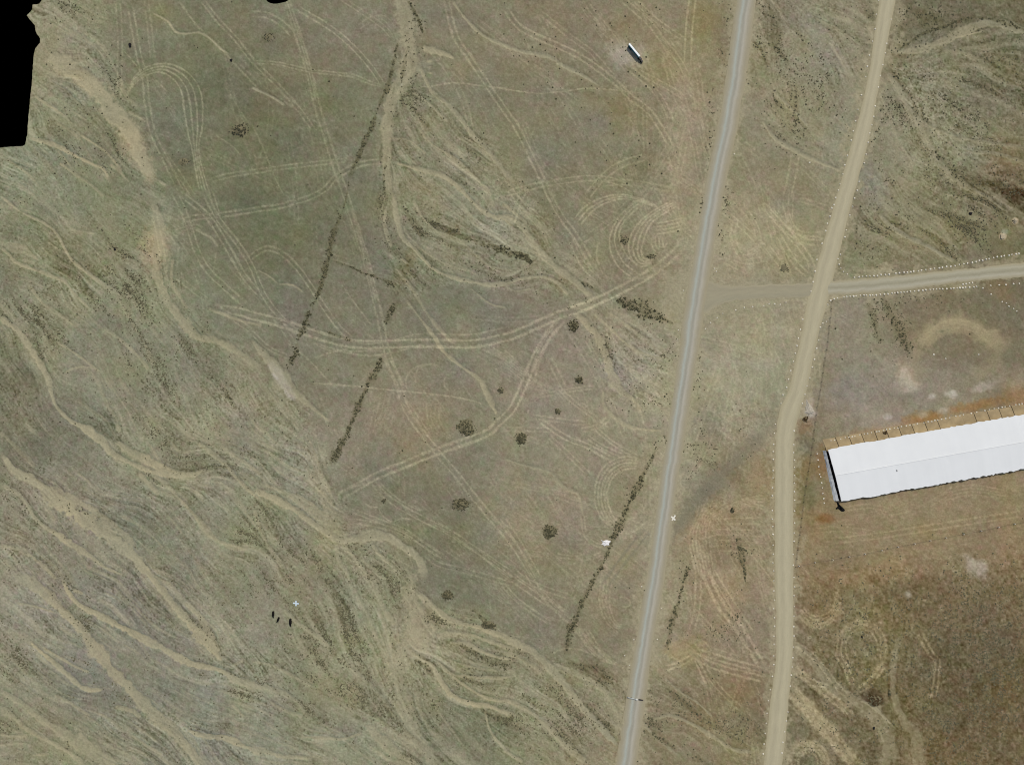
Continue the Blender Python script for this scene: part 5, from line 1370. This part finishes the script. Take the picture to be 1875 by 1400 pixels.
# countless small sage tufts: one joined mesh per kind
def scatter(name, n, density, rmin, rmax, mat, hfac=(.7, 1.3), clear=0.2, seed=1):
    rg = np.random.default_rng(seed); rr = random.Random(seed)
    D = density * (1 - np.clip(ROADM * 1.2, 0, 1)) * (1 - np.clip(BLD, 0, 1)) * (1 - np.clip(VOID * 1.6, 0, 1))
    c = np.cumsum(D.ravel()); tot = c[-1]
    k = np.searchsorted(c, rg.random(n) * tot)
    iy, ix = np.unravel_index(np.minimum(k, D.size - 1), D.shape)
    px = xs[ix] + rg.uniform(-.8, .8, n); py = ys[iy] + rg.uniform(-.8, .8, n)
    zz = ZG[iy, ix]
    r = rmin + (rmax - rmin) * rg.random(n) ** 2.2
    N = 5
    th = rg.uniform(0, 6.283, n)[:, None] + np.arange(N)[None] * 2 * math.pi / N
    q0 = r[:, None] * rg.uniform(.65, 1.25, (n, N)); q1 = r[:, None] * .7 * rg.uniform(.65, 1.25, (n, N))
    h = r * rg.uniform(*hfac, n)
    V = np.empty((n, 2 * N + 1, 3), np.float32)
    X = (px - 937.5) * S; Y = (700 - py) * S
    V[:, :N, 0] = X[:, None] + q0 * np.cos(th); V[:, :N, 1] = Y[:, None] + q0 * np.sin(th); V[:, :N, 2] = (zz - .06)[:, None]
    V[:, N:2*N, 0] = X[:, None] + q1 * np.cos(th + .6); V[:, N:2*N, 1] = Y[:, None] + q1 * np.sin(th + .6); V[:, N:2*N, 2] = (zz + h * .65)[:, None] + rg.uniform(-.05, .05, (n, N))
    V[:, 2*N, 0] = X; V[:, 2*N, 1] = Y; V[:, 2*N, 2] = zz + h
    f = []
    for a in range(N):
        b = (a + 1) % N
        f += [(a, b, N + a), (b, N + b, N + a), (N + a, N + b, 2 * N)]
    f = np.array(f, np.int32)
    T = (np.arange(n, dtype=np.int32) * (2 * N + 1))[:, None, None] + f[None]
    T = T.reshape(-1, 3)
    me = bpy.data.meshes.new(name)
    me.vertices.add(n * (2 * N + 1)); me.vertices.foreach_set("co", V.ravel())
    me.loops.add(T.size); me.loops.foreach_set("vertex_index", T.ravel())
    me.polygons.add(len(T)); me.polygons.foreach_set("loop_start", np.arange(0, T.size, 3, dtype=np.int32)); me.polygons.foreach_set("loop_total", np.full(len(T), 3, np.int32))
    me.update(calc_edges=True)
    return tag(link(name, me, mat), kind="stuff")
dens = np.zeros((H, W))
DB = [(230,520,45,60,1.0),(250,600,35,45,.9),(290,690,30,50,.8),(280,780,30,35,.5),(180,280,60,30,.6),(205,145,20,35,.7),(95,215,25,15,.8),(200,275,25,18,1.1),(110,30,30,25,.5),
      (20,570,22,12,1.2),(60,590,30,40,.6),(90,640,40,25,.6),(240,660,20,12,.6),(330,640,20,25,.6),(380,600,15,22,.5),(390,740,60,40,.55),(340,820,50,25,.6),(250,870,25,15,.9),(270,890,20,10,.9),(400,850,50,20,.5),
      (470,930,22,20,.9),(450,1000,35,50,.7),(500,1060,50,50,.6),(560,1040,50,35,.6),(660,1030,60,35,.8),(720,1050,35,40,.8),(650,1130,50,60,.9),(620,1180,45,40,.9),(690,1170,30,60,1.0),(590,1210,35,22,1.2),(610,1260,25,15,1.0),(520,1250,60,20,.9),(560,1180,35,22,.8),(700,1230,25,30,1.0),
      (720,1300,22,45,.9),(660,1270,40,20,.6),(480,1240,30,25,.7),(560,1290,30,15,.7),(620,1330,50,30,.4),(760,1390,40,25,.5),(420,1240,25,18,.6),(390,1160,20,30,.6),(360,1130,15,40,.6),(160,1150,15,40,.9),(110,1085,20,22,1.0),(160,1230,30,20,.7),(200,1255,22,12,.7),(250,1275,25,10,.6),(360,1325,28,12,.6),(30,1200,22,60,.6),(10,1330,20,20,.6),(440,1260,25,20,.6),
      (10,890,18,30,.4),(50,940,12,18,.7),(10,1020,20,16,.6),(130,925,30,12,.5),(170,945,20,10,.8),(320,960,15,20,.4),
      (760,80,18,60,.4),(740,160,20,30,.7),(760,200,25,30,.4),(720,400,20,60,.8),(750,410,25,20,1.2),(770,430,20,12,1.1),(800,410,20,10,.7),(790,450,30,14,.7),(830,290,40,40,.35),(870,330,30,20,.5),(900,350,20,20,.5),(940,400,25,40,.6),(985,460,15,15,.7),(860,490,80,20,.4),(940,510,50,14,.4),(1090,620,30,25,.3),(1110,660,14,30,.5),(1190,640,40,14,.8),(1220,650,14,10,.9),(1160,740,45,10,.6),(1190,720,30,20,.3),(1210,800,14,14,.6),
      (1060,560,40,14,.4),(830,1140,40,14,.6),(800,1130,20,10,.8),(900,1200,60,12,.7),(880,1250,40,14,.7),(930,1290,40,20,.6),(800,1310,35,25,.5),(960,1300,40,25,.5),(1040,1330,30,40,.7),(1090,1305,25,25,1.0),(1010,1260,40,14,.4),(1000,1320,40,30,.4),(970,1350,20,12,.5),
      (1280,830,30,30,.9),(1290,800,14,14,.6),(1260,1050,14,20,.4),(1315,1150,25,20,.9),(1330,1165,20,12,.9),(1350,1120,10,20,.5),(1340,1080,14,12,.5),(1250,1300,60,40,.4),(1200,1310,25,20,.6),(1360,1330,40,40,.4),
      (1330,60,8,60,.7),(1322,90,8,20,.8),(1300,260,6,80,.6),(1290,380,6,30,.8),(1330,370,8,25,.9),(1318,430,10,40,.6),(1300,520,8,20,.4),(1280,700,8,60,.4),(1395,60,12,60,.5),
      (1450,110,35,50,.6),(1480,170,40,50,.7),(1500,110,30,50,.4),(1440,230,30,40,.5),(1560,60,20,30,.4),(1600,60,18,30,.4),
      (1700,30,60,25,.9),(1800,60,70,20,.7),(1680,60,40,20,.8),(1800,130,60,40,.9),(1720,200,60,40,.5),(1760,160,50,30,.6),(1840,240,40,40,.6),(1780,230,40,30,.5),(1630,230,30,40,.7),(1660,260,30,30,.6),(1610,240,14,40,.8),(1700,290,40,40,.6),(1660,320,30,30,.6),(1790,310,60,25,.7),(1840,350,50,20,1.4),(1700,400,60,20,.5),(1780,400,50,30,.9),(1760,430,40,30,.8),(1640,420,30,20,.5),(1600,400,18,30,.5),(1590,450,18,20,.4),
      (1640,560,30,22,.6),(1650,620,14,30,.7),(1700,550,60,10,.4),(1600,600,8,30,.5),
      (1350,1000,20,20,.5),(1150,880,10,30,.4),
      (1540,1140,60,40,.25),(1700,1110,80,30,.5),(1780,1090,80,30,.7),(1800,1160,80,50,.8),(1840,1260,50,70,1.0),(1700,1180,60,60,.5),(1760,1320,70,60,.6),(1560,1250,50,40,.35),(1500,1330,40,30,.3),(1720,1380,60,30,.6),(1620,1160,40,40,.4),(1580,1180,40,40,.3)]
for x, y, a, b, s_ in DB: dens += s_ * np.exp(-(((GX - x) / a) ** 2 + ((GY - y) / b) ** 2))
streak = np.clip(0.55 - 0.75 * L_M - 0.35 * L_C + 0.2 * M2, 0, 3)
inw = np.clip(wash * 1.3, 0, 1)
d1 = (dens * (1 - .45 * NEF) + 0.025 * inw) * (inw * streak ** 2.2 + (1 - inw) * np.clip(0.8 + .6 * M2, 0, 3) ** 1.5) * (1 - 0.9 * sandc) + 0.0004
scatter("small_sage_tufts", 21000, d1, .15, .44, M_tuft, seed=21)
d2 = (darkstrip * 1.0) * np.clip(.8 + .7 * M3, 0, 3) + 0.0001
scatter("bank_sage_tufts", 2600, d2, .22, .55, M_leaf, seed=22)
d3 = (.8 * SEF + .4 * NEF) * np.clip(.6 + .9 * M2 + .3 * M1, 0, 4) ** 1.4 + .10 * wash + .01
scatter("low_grey_tufts", 3600, d3, .18, .45, M_leaf2, seed=23)
d4 = poly_mask([(930,-40),(1250,-40),(1240,300),(960,300)], 40, 0) * np.clip(.5 + .8 * M1, 0, 3) + 0.02
scatter("scattered_dry_tufts", 260, d4, .22, .5, M_leaf, seed=24)

# ------------------------------------------------------------------ single dark shrubs and boulders that stand out
M_rock = material("black_rock", (0.012, 0.012, 0.012), rough=.85, noise=.4, scale=3)
M_pale = material("pale_rock", lin((168, 156, 130)), rough=.95, noise=.15, scale=1.2)
def boulder(px, py, r, label, mat, seed, flat=.8):
    rr = random.Random(seed); bm = bmesh.new()
    bmesh.ops.create_icosphere(bm, subdivisions=2, radius=r)
    off = [rr.uniform(0, 6.28) for _ in range(6)]
    for v in bm.verts:
        c = v.co.normalized()
        k = 1 + .16 * math.sin(3 * c.x + off[0]) + .14 * math.sin(4 * c.y + off[1]) + .1 * math.sin(5 * c.z + off[2]) + rr.uniform(-.05, .05)
        v.co = Vector((v.co.x * k, v.co.y * k, v.co.z * k * flat))
        v.co.z = max(v.co.z, -r * .25) + r * .2
    o = link("boulder", bm_mesh("boulder", bm), mat, None, (wx(px), wy(py), gz(px, py)))
    return tag(o, label, "boulder")
boulder(238, 83, .80, "black boulder at the top left above the looping tracks", M_rock, 1)
boulder(423, 110.5, .62, "small black boulder where pale paths meet at upper left", M_rock, 2)
boulder(210, 456, .62, "black boulder lying in the speckled wash on the left", M_rock, 3)
boulder(1859, 404, 1.2, "pale round boulder nearest the right edge above the branch road", M_pale, 4, .5)
boulder(1836, 433, 1.2, "pale round boulder just above the branch road's north stones", M_pale, 5, .45)
boulder(1777, 391, .7, "dark boulder on the slope above the branch road", M_rock, 6)
boulder(1578, 1165, .5, "small black rock inside the ring shaped track", M_rock, 7)
boulder(1600, 1332, .6, "black rock beside the pale channel at lower right", M_rock, 8)
boulder(604, 1023, .0 + .001, "x", M_rock, 9) if False else None

# rubble heap beside the gravel road
M_rub = material("pale_rubble", lin((172, 165, 148)), rough=.95, noise=.25, scale=2.5)
heap = tag(empty("rubble_heap", (wx(1481), wy(747), 0)), "pale pointed rubble heap between gravel road and wire fence", "rubble heap")
bm = bmesh.new()
N = 22; ctr = bm.verts.new((0.2, -1.0, .9)); ring1 = []; ring2 = []
rr = random.Random(8)
shape = [(-1.0, 4.6), (.2, 2.2), (1.8, .4), (2.7, -2.0), (1.5, -3.0), (-.4, -2.9), (-2.3, -2.4), (-1.5, .2)]
sh = smooth_line(shape + [shape[0]], 1.2)[:-1]
for x, y in sh:
    k = rr.uniform(.9, 1.1); ring2.append(bm.verts.new((x * k, y * k, -.05))); ring1.append(bm.verts.new((x * .55 + .1, y * .55 - .4, .5 + rr.uniform(-.12, .2))))
n = len(ring1)
for i in range(n):
    j = (i + 1) % n
    bm.faces.new((ring2[i], ring2[j], ring1[j], ring1[i])); bm.faces.new((ring1[i], ring1[j], ctr))
link("loose_gravel", bm_mesh("loose_gravel", bm), M_rub, heap)
rub = [stone_mesh(90 + i, .3) for i in range(3)]
for m_ in rub: m_.materials.append(M_rub)
for i in range(26):
    a = rr.uniform(0, 6.28); q = math.sqrt(rr.random())
    o = link("rubble_stone", rub[i % 3], None, heap, (2.2 * q * math.cos(a), -1.0 + 2.4 * q * math.sin(a), .55 * (1 - q)), a)
    s = rr.uniform(.5, 1.3); o.scale = (s, s, s)

# ------------------------------------------------------------------ white tarp, black corner sheet, survey crosses
def tarp(name, px, py, pts, label, mat, cat, seed, hz=.25):
    rr = random.Random(seed); bm = bmesh.new()
    p = smooth_line([*pts, pts[0]], 1.5)[:-1] if len(pts) > 3 else np.array(pts)
    cx_, cy_ = np.mean(p, axis=0)
    rings = []
    for q in (1.0, .75, .5, .25):
        rings.append([bm.verts.new(((cx_ + (x - cx_) * q - px) * S, -(cy_ + (y - cy_) * q - py) * S, .04 + (0 if q == 1 else hz * rr.uniform(.2, 1)))) for x, y in p])
    c = bm.verts.new(((cx_ - px) * S, -(cy_ - py) * S, hz))
    n = len(p)
    for a, b in zip(rings[:-1], rings[1:]):
        for i in range(n): bm.faces.new((a[i], a[(i + 1) % n], b[(i + 1) % n], b[i]))
    for i in range(n): bm.faces.new((rings[-1][i], rings[-1][(i + 1) % n], c))
    bmesh.ops.recalc_face_normals(bm, faces=bm.faces)
    bmesh.ops.solidify(bm, geom=bm.faces[:], thickness=.03)
    o = link(name, bm_mesh(name, bm), mat, None, (wx(px), wy(py), max(0, gz(px, py)) + .02))
    return tag(o, label, cat)
M_tarp = material("white_canvas", lin((226, 225, 222)), rough=.7, noise=.1, scale=1.2)
M_corner = material("black_corner_shade", (0.004, 0.004, 0.004), rough=.6, spec=.15, noise=.2)  # for a sheet added as shade in the torn gable corner
tarp("white_tarp", 1109, 993, [(1101.5,988),(1104.5,990),(1108,988.6),(1113,988.6),(1119,991.2),(1116,993),(1115.5,997.5),(1110,997.6),(1107,999.4),(1104.5,997),(1101,996.5),(1103.5,993)], "crumpled white tarp beside the shrub row west of the paved road", M_tarp, "tarp", 1, .35)
tarp("black_corner_sheet", 1536, 927, [(1531.3,917.5),(1534,918.5),(1538,924),(1542.5,928),(1547,933.5),(1544.5,936),(1540,935.5),(1535,931.5),(1531,932),(1530.3,929.5),(1533.5,927),(1532.5,922)], "black plastic tarp on the ground at the shed's southwest corner", M_corner, "tarp", 2, .4)
M_cross = material("pale_blue_cloth", lin((190, 206, 214)), rough=.8, noise=.12, scale=2)
M_cross2 = material("chalk_white_cloth", lin((214, 211, 196)), rough=.85, noise=.12, scale=2)
def cross(px, py, arms, w, label, mat):
    root = tag(empty("survey_cross", (wx(px), wy(py), max(0, gz(px, py)) + .05)), label, "ground marker")
    for a, r1, r2 in arms:
        bm = bmesh.new()
        x1, y1 = r1 * math.cos(a), r1 * math.sin(a); x2, y2 = r2 * math.cos(a), r2 * math.sin(a)
        bm_box(bm, ((x1 + x2) / 2, (y1 + y2) / 2, .02 + .02 * abs(math.sin(a))), (r2 - r1, w, .03), rz=a)
        link("cross_arm", bm_mesh("cross_arm", bm), mat, root)
    return root
cross(542, 1104, [(math.pi * .5, -1.2, 1.25), (-.12, -1.35, 1.3)], .62, "pale blue cross shaped ground marker right of the black cattle", M_cross)
cross(1233, 948.5, [(math.radians(58), -1.1, 1.7), (math.radians(-42), -1.3, 1.2)], .7, "white X shaped ground marker beside the paved road", M_cross2)

# ------------------------------------------------------------------ barrier across the paved road
bar = tag(empty("road_barrier", (wx(1163.5), wy(1278), .1), math.atan2(-(1281 - 1275), 30)), "low barrier of pale pole and white block across the paved road", "barrier")
M_conc = material("pale_concrete", lin((200, 200, 192)), noise=.12, scale=3)
M_pole = material("grey_white_pole", lin((176, 184, 184)), noise=.12, scale=3)
bm = bmesh.new(); bm_tube(bm, (-3.8, 0, .8), (0.2, 0, .8), .14, 8); link("pole", bm_mesh("pole", bm), M_pole, bar)
bm = bmesh.new(); bm_box(bm, (.6, -.1, .4), (.75, .7, .8), bevel=.06); link("white_block", bm_mesh("white_block", bm), M_conc, bar)
bm = bmesh.new(); bm_box(bm, (2.5, .05, .45), (2.1, .45, .5), bevel=.08); link("dark_counterweight", bm_mesh("dark_counterweight", bm), M_steel, bar)
for x in (-3.6, -2.0):
    bm = bmesh.new(); bm_box(bm, (x, 0, .35), (.35, .45, .7), bevel=.05); link("support_post", bm_mesh("support_post", bm), M_steel, bar)
for x in (-2.9, -1.3, -.4):
    bm = bmesh.new(); bm_tube(bm, (x - .25, 0, .8), (x + .25, 0, .8), .15, 8); link("pole_band", bm_mesh("pole_band", bm), M_conc, bar)

# ------------------------------------------------------------------ articulated lorry
M_lroof = material("white_lorry_roof", lin((226, 232, 232)), rough=.5, spec=.3, noise=.05)
M_teal = material("dark_teal_paint", (0.012, 0.15, 0.21), rough=.45, spec=.4, noise=.15)
M_cab = material("black_cab_paint", (0.006, 0.006, 0.007), rough=.5, spec=.4, noise=.1)
M_tyre = material("tyre_rubber", (0.01, 0.01, 0.01), rough=.9, noise=.2)
M_glass = material("cab_glass", (0.015, 0.02, 0.025), rough=.1, spec=.6, noise=0)
a0, a1 = Vector((wx(1151.5), wy(81))), Vector((wx(1177), wy(112)))
lang = math.atan2(a1.y - a0.y, a1.x - a0.x)
lorry = tag(empty("articulated_lorry", ((a0.x + a1.x) / 2 * .995, (a0.y + a1.y) / 2 * .995, 0), lang), "long narrow lorry with white roof, teal side and black cab on bare ground", "lorry")
def lp(name, bm, mat, parent=None): return link(name, bm_mesh(name, bm), mat, parent or lorry)
bm = bmesh.new(); bm_box(bm, (-1.2, 0, 1.86), (7.4, .70, 2.26)); lp("trailer_box", bm, M_teal)
bm = bmesh.new(); bm_box(bm, (-1.2, 0.0, 3.04), (7.5, .80, .07), bevel=.02); lp("trailer_roof", bm, M_lroof)
bm = bmesh.new(); bm_box(bm, (-.8, 0, .78), (8.2, .7, .22)); lp("chassis", bm, M_cab)
bm = bmesh.new(); bm_box(bm, (3.3, 0, 1.5), (1.3, .9, 1.4), bevel=.12); cabp = lp("cab", bm, M_cab)
bm = bmesh.new(); bm_box(bm, (3.96, 0, 1.85), (.06, .75, .5)); lp("windscreen", bm, M_glass, cabp)
bm = bmesh.new(); bm_box(bm, (4.5, 0, 1.0), (1.1, .75, .8), bevel=.1); lp("bonnet", bm, M_cab)
wb = bmesh.new(); bm_tube(wb, (0, -.13, 0), (0, .13, 0), .48, 14); wm = bm_mesh("wheel", wb); wm.materials.append(M_tyre)
for x in (-4.2, -3.1, 2.6, 4.4):
    for y in (-.38, .38): link("wheel", wm, None, lorry, (x, y, .48))

# ------------------------------------------------------------------ three black cattle
M_hide = material("black_hide", (0.006, 0.005, 0.004), rough=.8, spec=.15, noise=.3, scale=4)
M_horn = material("pale_horn", (0.25, 0.22, 0.16), rough=.6)
def cow_mesh(name, headdown, turn):
    P = [(-.95,0,1.12,.30),(-.55,0,1.12,.38),(0,0,1.08,.42),(.5,0,1.12,.38),(.8,0,1.18,.30)]        # trunk
    hz = .55 if headdown else 1.38
    P += [(1.1, .10 * turn, (1.18 + hz) / 2 + .05, .20), (1.35, .2 * turn, hz + .05, .17), (1.65, .3 * turn, hz - .12, .10)]
    E = [(i, i + 1) for i in range(7)]
    def chain(root, pts):
        prev = root
        for p in pts:
            P.append(p); E.append((prev, len(P) - 1)); prev = len(P) - 1
    for s in (1, -1):
        chain(0, [(-.85, .25 * s, .85, .20), (-.92 + .06 * s, .26 * s, .48, .10), (-.84 + .06 * s, .26 * s, .06, .08)])
        chain(3, [(.55, .24 * s, .80, .16), (.58 - .05 * s, .24 * s, .45, .09), (.56 - .05 * s, .24 * s, .06, .08)])
    chain(0, [(-1.2, 0, 1.15, .06), (-1.3, .03, .75, .035), (-1.3, .04, .45, .06)])
    me = bpy.data.meshes.new(name)
    me.from_pydata([p[:3] for p in P], E, [])
    o = bpy.data.objects.new(name, me); col.objects.link(o)
    mo = o.modifiers.new("skin", 'SKIN')
    sv = me.skin_vertices[0].data
    for v, p in zip(sv, P): v.radius = (p[3] * 1.15, p[3] * 1.0); v.use_root = False
    sv[2].use_root = True
    sb = o.modifiers.new("sub", 'SUBSURF'); sb.levels = 1; sb.render_levels = 1
    dg = bpy.context.evaluated_depsgraph_get()
    res = bpy.data.meshes.new_from_object(o.evaluated_get(dg))
    res.polygons.foreach_set("use_smooth", [True] * len(res.polygons))
    bpy.data.objects.remove(o)
    res.name = name
    return res, P
def cow(px, py, rot, label, headdown, turn, s=1.0):
    me, P = cow_mesh("body", headdown, turn)
    root = tag(empty("black_cow", (wx(px), wy(py), gz(px, py)), rot), label, "cow", "black cattle grazing in the wash")
    root.scale = (s, s, s)
    link("body", me, M_hide, root)
    h = P[6]
    for sd in (1, -1):
        bm = bmesh.new(); bm_tube(bm, (h[0], h[1] + .12 * sd, h[2] + .14), (h[0] + .05, h[1] + .30 * sd, h[2] + .26), .035, 6, .012); link("horn", bm_mesh("horn", bm), M_horn, root)
        bm = bmesh.new(); bm_tube(bm, (h[0] - .05, h[1] + .12 * sd, h[2] + .06), (h[0] - .08, h[1] + .34 * sd, h[2] + .05), .06, 6, .02); link("ear", bm_mesh("ear", bm), M_hide, root)
cow(501.2, 1122.5, math.radians(-92), "leftmost of the three black cows in the wash", True, .3, 1.15)
cow(510.2, 1132.5, math.radians(-112), "smallest black cow between the two others", True, -1, 1.0)
cow(532.6, 1137.2, math.radians(-90), "largest black cow, nearest the pale blue cross marker's lower side", True, 0, 1.32)
